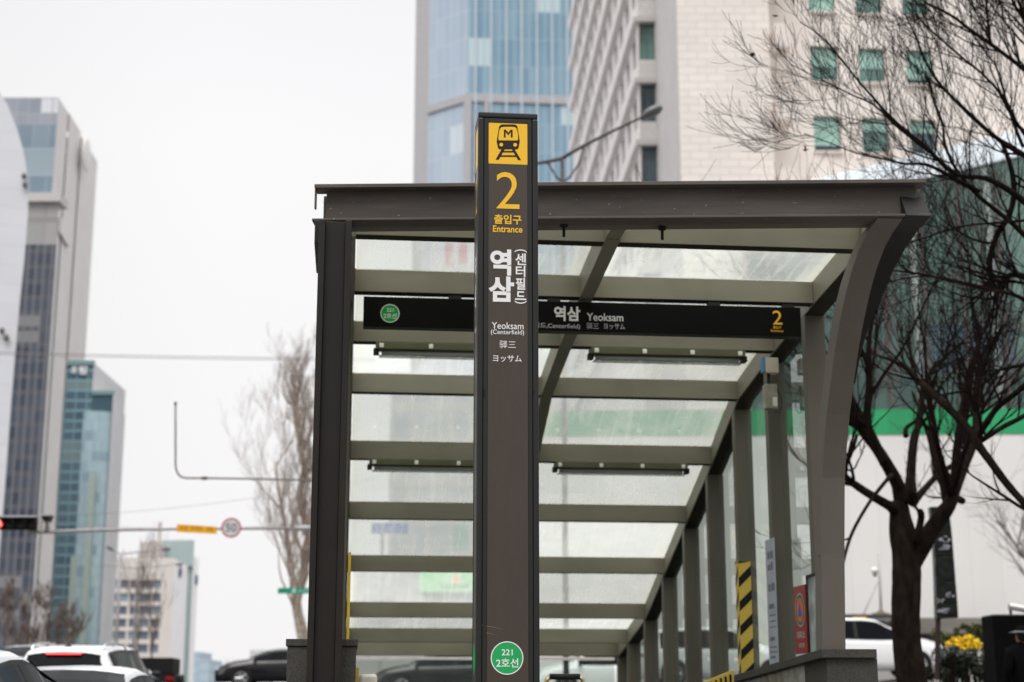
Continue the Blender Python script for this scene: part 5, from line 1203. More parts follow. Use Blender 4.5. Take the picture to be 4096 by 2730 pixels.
def smooth(pts, rad, n=3):
    P, Q = [], []
    for i in range(len(pts) - 1):
        p0, p1, p2, p3 = pts[max(i - 1, 0)], pts[i], pts[i + 1], pts[min(i + 2, len(pts) - 1)]
        for k in range(n):
            t = k / n
            P.append(.5 * ((2 * p1) + (p2 - p0) * t + (2 * p0 - 5 * p1 + 4 * p2 - p3) * t * t + (3 * p1 - p0 - 3 * p2 + p3) * t ** 3)); Q.append(rad[i] + (rad[i + 1] - rad[i]) * t)
    P.append(pts[-1]); Q.append(rad[-1]); return P, Q
def S1(x, y): return 3200 + x / 1.1786, 1400 + y / 1.1786
def S0(x, y): return 3200 + x / 1.1205, y / 1.1205
def limb(pix, Y0, Y1, fmap):
    n = len(pix); pts, rad = [], []
    for i, (x, y, r) in enumerate(pix):
        u, v = fmap(x, y); Yd = Y0 + (Y1 - Y0) * i / max(1, n - 1); pts.append(at(u, v, Yd)); rad.append(r / (1.1786 if fmap is S1 else 1.1205) / F * Yd * (1.0 if r > 38 else 1.17))
    return smooth(pts, rad)
# --- forked tree right of the canopy
TY = 20.0
base = at(3660, 2850, TY); gz = ground_h(base.x, TY)
tr = empty('forked_tree', (base.x, TY, gz), 0, 'dark forked bare tree with thick trunk just right of the canopy', 'tree')
tb = MB(); cb_ = MB(); rg = random.Random(5)
def addl(mb, pix, Y0, Y1, fmap=S1, sides=10):
    P, Q = limb(pix, Y0, Y1, fmap); rgx = random.Random(len(pix) * 7 + int(pix[0][0]))
    Q2 = [q * rgx.uniform(.97, 1.045) for q in Q]
    mb.tube([p - tr.location for p in P], Q2, sides); return [p - tr.location for p in P], Q
trunk = [(560, 1990, 92), (545, 1800, 84), (528, 1568, 72), (505, 1400, 66), (498, 1250, 66), (502, 1100, 66), (500, 980, 68), (482, 860, 60), (470, 770, 48), (468, 715, 40)]
addl(tb, trunk, TY, TY, sides=14)
limbs = []
def lm(pix, y0, y1, s=9): limbs.append(addl(tb, pix, y0, y1, sides=s))
lm([(505, 1040, 52), (565, 945, 44), (620, 850, 40), (670, 780, 33), (712, 715, 27), (728, 640, 20), (735, 520, 18), (752, 380, 17), (775, 240, 15), (798, 110, 13), (838, 0, 11), (850, -120, 9)], TY, 19.2)
lm([(700, 740, 24), (745, 640, 17), (785, 530, 16), (820, 440, 15), (832, 330, 13), (826, 240, 12), (848, 60, 10), (905, -60, 8)], 20, 20.6)
lm([(455, 760, 30), (420, 735, 20), (345, 692, 18), (272, 645, 16), (215, 600, 15), (206, 560, 12), (240, 490, 8), (270, 400, 6)], TY, 18.8)
lm([(482, 720, 36), (462, 640, 28), (420, 560, 25), (365, 470, 23), (305, 395, 22), (262, 320, 18), (240, 250, 14), (236, 150, 10)], TY, 19.4)
lm([(400, 540, 20), (355, 440, 19), (320, 360, 18), (318, 280, 17), (328, 190, 16), (322, 60, 13), (330, -80, 10), (352, -200, 8)], 19.6, 19)
lm([(520, 700, 30), (522, 600, 20), (530, 480, 18), (540, 410, 17), (555, 360, 14), (575, 230, 13), (598, 130, 10), (690, 30, 8), (770, -40, 6)], TY, 20.8)
lm([(530, 720, 22), (585, 660, 13), (640, 600, 12), (700, 555, 10), (770, 510, 9), (835, 440, 9)], TY, 21)
lm([(545, 900, 17), (560, 850, 15), (572, 790, 14), (565, 760, 13)], 19.8, 19.6)
lm([(500, 410, 12), (500, 370, 9), (540, 340, 7)], 20.2, 20.3, 6)
lm([(695, 690, 9), (640, 580, 8), (612, 440, 7), (575, 320, 6), (530, 200, 5)], 20.4, 20.6, 6)
lm([(770, 715, 13), (740, 700, 17)], 19.9, 20, 7)
lm([(432, 590, 10), (400, 625, 9), (330, 715, 8), (262, 830, 8), (225, 920, 7), (198, 1030, 6)], 19.4, 18.4, 6)
tb.build('trunk', m_bark, tr, smooth=True)
for (P, Q), n, L in zip(limbs, (7, 6, 4, 6, 7, 5, 4, 1, 1, 3, 1, 2), (2.6, 2.4, 1.5, 2.0, 2.2, 2.0, 1.2, .7, .8, 1.4, .5, .9)):
    grow_along(cb_, rg, P, Q, n, L, 2, up=.12, bias=Vector((-.1, 0, .3)), kids=(5, 5, 4), rmin=.0028)
cb_.build('crown', m_twig, tr, smooth=True)
# --- second tree, its trunk off to the right: limbs sweep in from the border
base = at(4420, 2900, 15.5)
tr2 = empty('sweeping_tree', (base.x, 15.5, ground_h(base.x, 15.5)), 0, 'bare tree beyond the right border whose long dark limbs sweep up to the left', 'tree')
tr = tr2; tb = MB(); cb_ = MB(); limbs = []; rg = random.Random(17)
addl(tb, [(1420, 1900, 95), (1400, 1400, 80), (1370, 1000, 70), (1300, 700, 60), (1260, 300, 50), (1240, 0, 40), (1260, -300, 30), (1230, -600, 22)], 15.5, 15.5, sides=12)
lm([(1370, 1000, 34), (1240, 890, 26), (1120, 785, 18), (1040, 705, 15), (970, 625, 16), (900, 530, 16), (850, 462, 18), (800, 390, 18), (750, 325, 17), (700, 275, 16), (655, 235, 15), (600, 180, 14), (560, 150, 13), (510, 95, 10), (430, 50, 6), (340, 20, 4)], 15.5, 16.6)
lm([(835, 440, 14), (880, 412, 11), (960, 362, 10), (1056, 312, 10), (1150, 240, 9)], 16.1, 16.2, 7)
lm([(838, 430, 15), (862, 372, 13), (925, 278, 12), (990, 225, 12), (1056, 172, 12), (1180, 60, 10)], 16.1, 15.2, 7)
lm([(842, 440, 13), (836, 360, 13), (832, 260, 13), (850, 130, 11), (905, -20, 9), (960, -120, 7)], 16.1, 16.6, 7)
lm([(1056, 70, 9), (960, 90, 7), (930, 100, 6), (880, 150, 6), (790, 190, 5), (650, 215, 4)], 15.5, 16.5, 6)
# upper limbs measured on the upper crop
def lm0(pix, y0, y1, s=7): limbs.append(addl(tb, pix, y0, y1, S0, s))
lm0([(1250, 620, 22), (1100, 400, 12), (1004, 312, 9), (930, 255, 8), (850, 195, 8), (770, 140, 7), (700, 85, 6), (640, 50, 5), (560, 10, 4)], 15.2, 14.4)
lm0([(852, 196, 6), (846, 120, 6), (838, 50, 5), (836, -40, 4)], 14.9, 14.6)
lm0([(1250, 700, 22), (1100, 600, 13), (1004, 590, 9), (940, 500, 7), (890, 410, 6), (815, 330, 5), (740, 270, 5), (660, 200, 4), (590, 140, 4), (520, 70, 3)], 15.2, 14)
lm0([(1200, 830, 20), (1080, 730, 14), (990, 690, 11), (900, 635, 9), (800, 550, 8), (700, 455, 7), (620, 370, 6), (560, 270, 5), (520, 170, 4), (470, 60, 3)], 15.4, 14.2)
lm0([(1120, 1000, 18), (960, 870, 13), (830, 800, 11), (720, 790, 9), (640, 735, 9), (570, 665, 8), (490, 600, 7), (400, 520, 6), (320, 430, 5), (250, 350, 4), (180, 260, 4), (90, 160, 3), (0, 100, 2)], 15.6, 14)
lm0([(660, 760, 9), (590, 690, 7), (500, 620, 6), (420, 555, 5), (330, 470, 4), (240, 430, 3), (160, 390, 3), (60, 340, 2), (-40, 290, 2)], 15, 13.6)
lm0([(800, 860, 12), (690, 800, 9), (570, 740, 7), (470, 735, 5), (380, 715, 4), (260, 690, 3), (130, 640, 2), (20, 600, 2)], 15.8, 14.4)
lm0([(1100, 1150, 14), (960, 1010, 10), (860, 930, 9), (780, 860, 8), (700, 760, 7), (650, 650, 6), (640, 560, 5), (600, 450, 4), (560, 320, 3)], 16, 15.4)
lm0([(1080, 960, 10), (1000, 990, 6), (880, 1000, 5), (760, 1010, 4), (640, 1040, 4), (520, 1080, 3), (430, 1110, 3)], 15.6, 16.6)
lm0([(1100, 1420, 12), (980, 1330, 8), (860, 1300, 7), (740, 1270, 6), (620, 1245, 5), (480, 1220, 4), (340, 1208, 3)], 15.5, 14.5)
lm0([(740, 1272, 4), (640, 1250, 4), (540, 1240, 3), (420, 1260, 3), (310, 1290, 2)], 15, 14.4)
lm0([(1150, 1300, 18), (960, 1230, 13), (900, 1290, 10), (870, 1340, 10)], 15.8, 16, 7)
lm0([(1100, 300, 14), (1010, 100, 8), (960, 20, 6), (930, -60, 5)], 15.2, 14.8)
lm0([(1000, 660, 8), (960, 560, 6), (930, 470, 5), (880, 300, 4), (850, 260, 3), (760, 130, 3)], 15.6, 15.2)
lm0([(900, 630, 8), (940, 730, 10), (960, 850, 12), (940, 960, 12), (880, 1060, 12), (850, 1180, 12), (870, 1300, 12)], 15.9, 16.1)
tb.build('trunk', m_bark, tr2, smooth=True)
for i, (P, Q) in enumerate(limbs):
    n = 5 if i < 5 else 13
    grow_along(cb_, rg, P, Q, n, .86, 2, up=.10, bias=Vector((-.18, 0, .28)), kids=(5, 5, 5), spread=1.0, f0=.1, rs=.5, wob=.14, rmin=.0021)
cb_.build('crown', m_twig, tr2, smooth=True)
for u, v in ((3003, 216), (3010, 219), (3100, 63), (3223, 598), (3222, 592)):
    c = at(u, v, 14) - tr2.location
    lf = MB()
    for k in range(3):
        d = rnd_unit(rg) * .035; e_ = rnd_unit(rg) * .022; lf.face([c - d, c + e_, c + d, c - e_ * .6 + Vector((0, 0, -.012))])
    lf.build('dead_leaf', mat('leaf_brown', (.12, .05, .03), .7), tr2)
# --- generic bare trees
def bare_tree(name, label, u, v_top, Yd, trunk_pix, mb_mat, mt_mat, seed, L, n, lev=2, group=None, kids=(5, 5, 4), up=.2, rmin=.006, cat='tree', bias=Vector((0, 0, .3))):
    rgx = random.Random(seed); b0 = at(trunk_pix[0][0], trunk_pix[0][1], Yd); t = empty(name, (b0.x, Yd, ground_h(b0.x, Yd)), 0, label, cat, group)
    tb = MB(); cb = MB(); pts = [at(a, b_, Yd) - t.location for a, b_, r in trunk_pix]; rad = [r / F * Yd for a, b_, r in trunk_pix]
    pts = [Vector((pts[0].x, 0, 0))] + pts if pts[0].z > 0.05 else pts; rad = [rad[0] * 1.1] + rad if len(rad) < len(pts) else rad
    P, Q = smooth(pts, rad); tb.tube(P, Q, 8); tb.build('trunk', mb_mat, t, smooth=True)
    grow_along(cb, rgx, P, Q, n, L, lev, up=up, bias=bias, kids=kids, f0=.3, rs=.6, rmin=rmin)
    cb.build('crown', mt_mat, t, smooth=True); return t
bare_tree('plane_tree', 'pale mottled plane tree with fine bare crown left of the front column', 0, 0, 60, [(1225, 2720, 20), (1216, 2540, 18), (1190, 2410, 15), (1225, 2240, 17), (1235, 2130, 14), (1195, 1990, 13), (1215, 1880, 11), (1195, 1740, 10), (1190, 1680, 12), (1180, 1600, 5)], m_bark2, m_twig2, 3, 1.75, 34, 3, kids=(4, 5, 4), up=.14, bias=Vector((.42, 0, .3)), rmin=.0055)
bare_tree('plane_tree', 'smaller pale bare tree with a thin leaning stem above the green street sign', 0, 0, 58, [(1230, 2700, 12), (1180, 2450, 9), (1150, 2150, 7), (1125, 2020, 6), (1110, 1940, 5), (1100, 1860, 4)], m_bark2, m_twig2, 4, 2.4, 16, 3, kids=(4, 5, 4), up=.2, rmin=.005)
for i, (u, vt, lab) in enumerate(((30, 2400, 'brown bare street tree at the left border below the dark glazed tower'), (110, 2500, 'low brown bare tree in front of the white flank, left of the silver car roof'), (190, 2480, 'brown bare tree before the base of the white flank'), (262, 2530, 'small brown bare tree before the teal building'))):
    bare_tree('street_tree', lab, u, vt, 95, [(u, 2700, 6), (u + 4, 2600, 5), (u - 2, (2600 + vt) / 2, 4), (u + 3, vt, 2)], m_bark3, m_bark3, 30 + i, 1.35, 11, 3, group='brown bare trees at the lower left', kids=(4, 5, 4), up=.15, rmin=.012)
for i, (u, vt, lab) in enumerate(((548, 2310, 'thin dark bare tree before the windows of the white office block'), (604, 2330, 'bare tree right of the middle of the white office block'))):
    bare_tree('street_tree', lab, u, vt, 130, [(u, 2700, 5), (u + 3, 2600, 4), (u - 2, (2600 + vt) / 2, 3), (u + 2, vt, 2)], m_bark3, m_bark3, 50 + i, 3.4, 9, 2, kids=(4, 4, 4), up=.3, rmin=.012)
bare_tree('pale_bare_tree', 'grey bare tree with spreading thin branches in front of the white hoarding', 0, 0, 48, [(4170, 2560, 12), (4140, 2300, 9), (4090, 2220, 7), (4040, 2150, 5), (3985, 2080, 3)], mat('bark_grey', (.16, .14, .13), .9), mat('twig_grey', (.20, .18, .17), .9), 71, 1.6, 18, 2, kids=(5, 4, 4), up=.02, rmin=.004)
bare_tree('dark_bare_tree', 'thin dark bare trees crowding behind the curved column against the green glass', 0, 0, 67, [(3420, 2600, 12), (3445, 2200, 10), (3470, 1800, 9), (3500, 1400, 7), (3560, 1100, 5), (3600, 900, 3)], m_bark, mat('twig_mid', (.12, .10, .095), .9), 81, 3.6, 26, 3, kids=(4, 4, 4), up=.05, rmin=.004)
bare_tree('dark_bare_tree', 'slender dark bare tree between the banner pole and the right border', 0, 0, 67.5, [(3980, 2640, 11), (3960, 2300, 9), (3940, 1900, 8), (3960, 1500, 6), (3930, 1150, 4), (3950, 850, 3)], m_bark, mat('twig_mid', (.12, .10, .095), .9), 83, 3.6, 24, 3, kids=(4, 4, 4), up=.05, rmin=.004)
# --- shrubs with small leaf faces
def shrub(name, label, u, v, Yd, w_, h_, d_, leafm, n, seed, stem_h=.3, group=None, size=.06, flower=None, nf=0):
    rgx = random.Random(seed); p = at(u, v, Yd); g = ground_h(p.x, Yd); t = empty(name, (p.x, Yd, g), 0, label, 'shrub', group); zc = p.z - g
    sb = MB()
    for k in range(9): a = rnd_unit(rgx); sb.tube([(a.x * .1, a.y * .1, 0), (a.x * w_ * .25, a.y * d_ * .25, zc * .55), (a.x * w_ * .45, a.y * d_ * .45, zc + a.z * h_ * .3)], [.022, .016, .006], 5)
    sb.build('stem', m_bark, t)
    blobs = [(Vector((rgx.uniform(-.6, .6) * w_, rgx.uniform(-.5, .5) * d_, zc + rgx.uniform(-.5, .4) * h_)), rgx.uniform(.25, .5)) for _ in range(12)]
    def leaves(count, mt_, nm, sz, flt=None):
        lb = MB()
        for k in range(count):
            c, r_ = rgx.choice(blobs); q = c + rnd_unit(rgx) * (r_ * min(w_, h_) * rgx.random() ** .5)
            if flt and not flt(q): continue
            d = rnd_unit(rgx) * sz * rgx.uniform(.6, 1.3); e_ = d.cross(rnd_unit(rgx)); e_ = e_.normalized() * sz * .45 if e_.length > 1e-4 else Vector((0, 0, sz * .4))
            lb.face([q - d, q + e_, q + d, q - e_])
        lb.build(nm, mt_, t)
    leaves(n, leafm, 'leaves', size)
    if flower: leaves(nf, flower, 'blossom', size * .8, lambda q: q.z > zc - .05 * h_)
    return t
m_leafd = mat('leaf_dark', (.014, .021, .010), .45, var=.6, scale=12); m_leafg = mat('leaf_olive', (.075, .085, .028), .5, var=.5, scale=12); m_leafgl = mat('leaf_glossy', (.16, .18, .17), .2, var=.7, scale=20)
m_flow = mat('forsythia', (.82, .56, .02), .6, var=.2, scale=20)
shrub('evergreen_shrub', 'dark evergreen shrub with shiny leaves in front of the white car bonnet', 3800, 2655, 27, .42, .34, .4, m_leafd, 1400, 1, size=.045)
shrub('evergreen_shrub', 'low dark shrub at the foot of the banner pole', 3735, 2690, 26.4, .34, .16, .3, m_leafd, 900, 2, size=.04)
shrub('evergreen_shrub', 'dark shrub between the yellow blossom and the black cabinet', 3905, 2665, 27, .42, .3, .4, m_leafd, 1300, 3, size=.045)
shrub('olive_shrub', 'small olive green bush above the white car bonnet', 3770, 2545, 36, .26, .22, .3, m_leafg, 600, 4, size=.05)
shrub('olive_shrub', 'olive green hedge top under the grey shelter roof', 3920, 2520, 40, .95, .2, .5, m_leafg, 1500, 5, size=.06)
shrub('forsythia', 'shrub with bright yellow blossom beside the black cabinet', 3845, 2592, 29, .46, .36, .4, m_leafd, 240, 6, size=.045, flower=m_flow, nf=2600)
shrub('glossy_shrub', 'light catching leaves over the white car bonnet right of the trunk', 3795, 2605, 26.5, .30, .14, .3, m_leafgl, 360, 7, size=.045)

# ------------------------------------------------------------------ vehicles
m_carwhite = mat('paint_white', (.80, .80, .815), .25, var=.01, coat=.7); m_carpearl = mat('paint_silver_white', (.70, .70, .72), .25, var=.01, coat=.7); m_carblack = mat('paint_black', (.010, .010, .012), .25, var=.05, coat=.8)
m_carglass = mat('car_glass', (.006, .007, .009), .12, var=.3, scale=3, spec=.02); m_cartrim = mat('car_trim', (.012, .012, .013), .5); m_tyre = mat('tyre', (.018, .018, .018), .85); m_rim = mat('rim', (.45, .45, .46), .3, metal=.8); m_chrome = mat('chrome', (.7, .7, .7), .15, metal=1)
m_tail = mat('tail_red', (.25, .008, .010), .25); m_brake = mat('brake_lit', (.9, .05, .05), .4, emit=(1, .05, .06), es=1.5); m_head = mat('headlamp', (.6, .62, .65), .15)
def interp(tab, y):
    if y <= tab[0][0]: return tab[0][1]
    for (a, va), (c, vc) in zip(tab[:-1], tab[1:]):
        if y <= c: t = (y - a) / (c - a); return va + (vc - va) * t
    return tab[-1][1]
KINDS = {
 'sedan': dict(L=4.85, W=1.86, zb=[(-2.42, .72), (-2.3, .95), (-1.7, 1.0), (0, .96), (1.1, .93), (1.9, .82), (2.3, .66), (2.42, .5)],
      zt=[(-2.42, .80), (-2.30, 1.04), (-1.75, 1.12), (-1.3, 1.27), (-.85, 1.395), (-.4, 1.44), (0, 1.45), (.35, 1.42), (.75, 1.27), (1.2, 1.04), (1.6, .98), (2.05, .86), (2.32, .70), (2.42, .54)], cab=(-1.72, 1.22), rear=(-1.66, -.93), wind=(.45, 1.16), side=(-1.35, .95)),
 'suv': dict(L=4.65, W=1.90, zb=[(-2.32, .8), (-2.24, 1.0), (-1.5, 1.08), (0, 1.04), (1.0, 1.02), (1.8, .95), (2.2, .78), (2.32, .55)],
      zt=[(-2.32, .95), (-2.26, 1.12), (-2.12, 1.36), (-1.98, 1.57), (-1.8, 1.615), (-1.2, 1.665), (-.5, 1.69), (0, 1.685), (.35, 1.645), (.8, 1.43), (1.25, 1.14), (1.7, 1.06), (2.1, .94), (2.28, .76), (2.32, .6)], cab=(-2.2, 1.3), rear=(-2.235, -2.02), wind=(.42, 1.2), side=(-1.75, 1.0)),
}
def car(name, label, loc, head, kind, paint, group=None, rails=False, fin=False, brake=False, roofglass=False):
    K = KINDS[kind]; t = empty(name, loc, head, label, 'car', group); Wd = K['W'] / 2; Lh = K['L'] / 2
    def hw(y): e_ = max(0, abs(y) / Lh - .62) / .38; return Wd * (1 - .16 * e_ ** 2.2)
    def prm(y):
        zb, zt = interp(K['zb'], y), interp(K['zt'], y); k = max(0, min(1, (zt - zb - .06) / .40)); k = k * k * (3 - 2 * k); w_ = hw(y)
        wt = w_ * (.95 - .27 * k); return zb, zt, k, w_, wt
    def ring(y):
        zb, zt, k, w_, wt = prm(y); zt = max(zt, zb + .03)
        return [(w_ * .80, .20), (w_ * .95, .25), (w_ * .985, .42), (w_, .62), (w_ * .99, zb - .12), (w_ * .965, zb - .02), (w_ * .94, zb + .01 * k), (wt + .03 * k, zt - .11 * k - .012), (wt, zt - .07 * k - .01), (wt - .07, zt - .035 * k - .005), (wt * .6, zt - .012 * k), (0, zt)]
    ys = sorted(set([-Lh, Lh] + [-Lh + 2 * Lh * i / 70 for i in range(71)])); b = MB(); rings = []
    for y in ys:
        r = ring(y); full = [(x, y, z) for x, z in r] + [(-x, y, z) for x, z in r[-2::-1]]; base = len(b.v); b.v += full; rings.append((base, len(full)))
    for (r0, n), (r1, _) in zip(rings[:-1], rings[1:]):
        for k in range(n - 1): b.f.append([r0 + k, r0 + k + 1, r1 + k + 1, r1 + k]); b.m.append(0); b.uv.append([(0, 0)] * 4)
        b.f.append([r0 + n - 1, r0, r1, r1 + n - 1]); b.m.append(0); b.uv.append([(0, 0)] * 4)
    for r0, n in (rings[0], rings[-1]): b.f.append([r0 + k for k in range(n)]); b.m.append(0); b.uv.append([(0, 0)] * n)
    b.build('body', paint, t, smooth=True)
    # side glass: follows the tapering cabin side
    def sidept(y, f, s_, off=.012):
        zb, zt, k, w_, wt = prm(y); za, zc = zb + .03, zt - .115 * k - .02; x0, x1 = w_ * .945, wt + .035 * k; z = za + (zc - za) * f; fx_ = (z - zb) / max(.05, zt - .11 * k - zb); return (s_ * (x0 + (x1 - x0) * fx_ + off), y, z)
    s0, s1 = K['side']
    for s_ in (-1, 1):
        for (ya, yb, nm) in ((s0, -.32, 'rear_side_window'), (-.24, s1, 'front_side_window')):
            b = MB(); n = 14
            for i in range(n):
                y0, y1 = ya + (yb - ya) * i / n, ya + (yb - ya) * (i + 1) / n; b.face([sidept(y0, 0, s_), sidept(y1, 0, s_), sidept(y1, 1, s_), sidept(y0, 1, s_)])
            b.build(nm, m_carglass, t, smooth=True)
        b = MB(); n = 24
        for i in range(n):
            y0, y1 = s0 - .06 + (s1 - s0 + .1) * i / n, s0 - .06 + (s1 - s0 + .1) * (i + 1) / n; b.face([sidept(y0, -.10, s_, .008), sidept(y1, -.10, s_, .008), sidept(y1, 1.10, s_, .008), sidept(y0, 1.10, s_, .008)])
        b.build('window_surround', m_cartrim, t, smooth=True)
        y = s1 + .02; p = sidept(y, .12, s_); b = MB(); b.ell((p[0] + s_ * .13, y - .02, p[2] + .02), (.12, .06, .075), 10, 8); b.tube([(p[0], y, p[2] - .02), (p[0] + s_ * .1, y, p[2] - .02)], .02, 6); b.build('wing_mirror', m_cartrim if paint is not m_carblack else m_carblack, t, smooth=True)
        for y0 in (-1.42, 1.42):
            wr = .335; b = MB(); x = s_ * (hw(y0) - .10); b.tube([(x - .11, y0, wr), (x + .11, y0, wr)], wr, 26); wh = b.build('wheel', m_tyre, t)
            b = MB(); xo = x + s_ * .113; b.tube([(xo - .006, y0, wr), (xo + .006, y0, wr)], .10, 14)
            for k in range(5):
                a = 2 * math.pi * k / 5; b.tube([(xo, y0, wr), (xo, y0 + .21 * math.cos(a), wr + .21 * math.sin(a))], [.045, .028], 6)
            n = 20
            for i in range(n):
                a0, a1 = 2 * math.pi * i / n, 2 * math.pi * (i + 1) / n
                b.face([(xo, y0 + q * math.cos(a), wr + q * math.sin(a)) for q, a in ((.2, a0), (.245, a0), (.245, a1), (.2, a1))])
            b.build('rim', m_rim, wh)
            b = MB(); xa = s_ * (hw(y0) + .004); n = 20; b.face([(xa, y0 + .40 * math.cos(math.pi * 2 * i / n), wr + .03 + .40 * math.sin(math.pi * 2 * i / n)) for i in range(n)]); b.build('wheel_arch', m_cartrim, wh)
            for q in wh.children: 
                if q.name.startswith('rim'): q.location.x = s_ * .02 + (s_ * (hw(y0) + .008) - xo if abs(hw(y0)) > abs(xo) else 0)
    # windscreens on the crowned upper surface
    for nm, (ya, yb) in (('rear_window', K['rear']), ('windscreen', K['wind'])):
        b = MB(); n = 8; m_ = 8; up = .014
        def tp(y, f):
            zb, zt, k, w_, wt = prm(y); xw = (wt - .012) * f; a = abs(f); zz = zt - .012 * k * min(1, a / .6) - (.04 * k) * max(0, (a - .6) / .4); sgn = -1 if nm == 'rear_window' else 1; return (xw, y + sgn * up, zz + up)
        for i in range(n):
            for j in range(m_):
                y0, y1 = ya + (yb - ya) * i / n, ya + (yb - ya) * (i + 1) / n; f0, f1 = -1 + 2 * j / m_, -1 + 2 * (j + 1) / m_; b.face([tp(y0, f0), tp(y0, f1), tp(y1, f1), tp(y1, f0)])
        b.build(nm, m_carglass, t, smooth=True)
    if roofglass:
        b = MB()
        for i in range(6):
            y0, y1 = -.85 + i * .17, -.68 + i * .17
            for j in range(6): f0, f1 = -1 + j / 3, -1 + (j + 1) / 3; pz = lambda y, f: (f * .45, y, interp(K['zt'], y) - .012 * min(1, abs(f) * .8) + .006); b.face([pz(y0, f0), pz(y0, f1), pz(y1, f1), pz(y1, f0)])
        b.build('sunroof', mat('sunroof', (.35, .35, .37), .08), t)
    for s_ in (-1, 1):
        y = -Lh + .05; b = MB(); b.ell((s_ * (hw(-Lh) - .22), y - .015, .86), (.24, .06, .085), 10, 6); b.build('tail_light', m_tail, t, smooth=True)
        b = MB(); b.ell((s_ * (hw(Lh) - .24), Lh - .12, .66), (.22, .12, .07), 10, 6); b.build('headlight', m_head, t, smooth=True)
    if brake:
        z = 1.50; b = MB()
        b.hexa([(-.27, -2.12, z - .022), (.27, -2.12, z - .022), (.27, -2.0, z - .022), (-.27, -2.0, z - .022), (-.30, -2.10, z + .014), (.30, -2.10, z + .014), (.30, -1.98, z + .014), (-.30, -1.98, z + .014)]); b.build('brake_light', m_brake, t)
    if rails:
        for s_ in (-1, 1):
            b = MB(); pts = []
            for i in range(13):
                y = -1.85 + i * .2; zb, zt, k, w_, wt = prm(y); lift = .055 if 0 < i < 12 else 0; pts.append((s_ * (wt - .06), y, zt - .035 * k + lift))
            b.tube(pts, .02, 8); b.build('roof_rail', m_chrome, t, smooth=True)
    if fin:
        y = -1.72; z = interp(K['zt'], y) - .004; b = MB(); b.prism([(-.012, y - .10, z), (-.006, y - .02, z + .075), (-.004, y + .01, z + .08), (-.012, y + .14, z)], (.024, 0, 0)); b.box(-.04, .04, y - .1, y + .1, z - .01, z + .012); b.build('antenna_fin', m_cartrim, t)
    return t
def place(u, Yd, dz=0.0): p = at(u, 2600, Yd); return (p.x, Yd, ground_h(p.x, Yd) + dz)
hd = -STREET + .03
car('sport_utility_car', 'white sport utility car with lit red brake light strip and roof rails', place(352, 28.1, -.10), hd, 'suv', m_carwhite, rails=True, fin=True, brake=True, roofglass=True)
car('saloon_car', 'white saloon roof in the foreground just below the lit brake light', place(345, 17.6, -.07), hd - .05, 'sedan', m_carwhite)
car('saloon_car', 'nearest car at the lower left corner with dark side windows', place(-250, 12.6, .14), hd - .02, 'sedan', m_carpearl)
car('saloon_car', 'silver white car partly hidden behind the left of the sport utility car', place(150, 35.5, .15), hd, 'sedan', m_carpearl)
car('sport_utility_car', 'white car partly hidden behind the right of the sport utility car', place(425, 36.5, -.12), hd, 'suv', m_carwhite)
# black saloon crossing on the far side, nose to the left
p = at(1135, 2600, 60)
car('saloon_car', 'black saloon seen from the side with its nose to the left, beside the granite block', (p.x, 60, at(950, 2752, 60).z), R(90) + .02, 'sedan', m_carblack)
p = at(1790, 2600, 52)
car('saloon_car', 'dark saloon seen through the end glass below the canopy beams', (p.x, 52, at(1750, 2790, 52).z), R(90), 'sedan', m_carblack)
p = at(2430, 2600, 50)
car('sport_utility_car', 'white car seen through the end glass at the foot of the stairs', (p.x, 50, at(2400, 2800, 50).z), R(95), 'suv', m_carwhite)
# white cars on the right
p = at(3440, 2600, 46)
car('sport_utility_car', 'white sport utility car parked side on behind the forked tree trunk', (p.x, 46, at(3440, 2712, 46).z), R(-90), 'suv', m_carwhite)
p = at(2870, 2600, 47)
car('sport_utility_car', 'white car seen through the wall glass beside the striped guard', (p.x, 47, at(2900, 2745, 47).z), R(-88), 'suv', m_carwhite)
# dark truck ahead
p = at(655, 2600, 48); t = empty('box_truck', (at(590, 2600, 48).x, 48, ground_h(p.x, 48)), hd, 'black box truck seen from behind, right of the white cars', 'truck')
zt_ = at(655, 2631, 48).z - t.location.z
b = MB(); b.box(-.78, .78, 0, 1.7, .75, zt_); b.build('cargo_box', mat('truck_black', (.010, .009, .009), .6), t, bevel=.03)
b = MB(); b.box(-.75, .75, 1.75, 3.0, .6, zt_ - .5); b.build('cab', m_cartrim, t, bevel=.12)
b = MB(); b.box(-.7, .7, -.02, 2.9, .5, .74); b.build('chassis', m_cartrim, t)
for x in (-.7, .7):
    b = MB(); b.box(x - .12, x + .12, -.04, -.005, .56, .68); b.build('tail_light', m_tail, t)
    for y in (.6, 2.4):
        b = MB(); b.tube([(x - .1, y, .38), (x + .1, y, .38)], .38, 20); b.build('wheel', m_tyre, t)

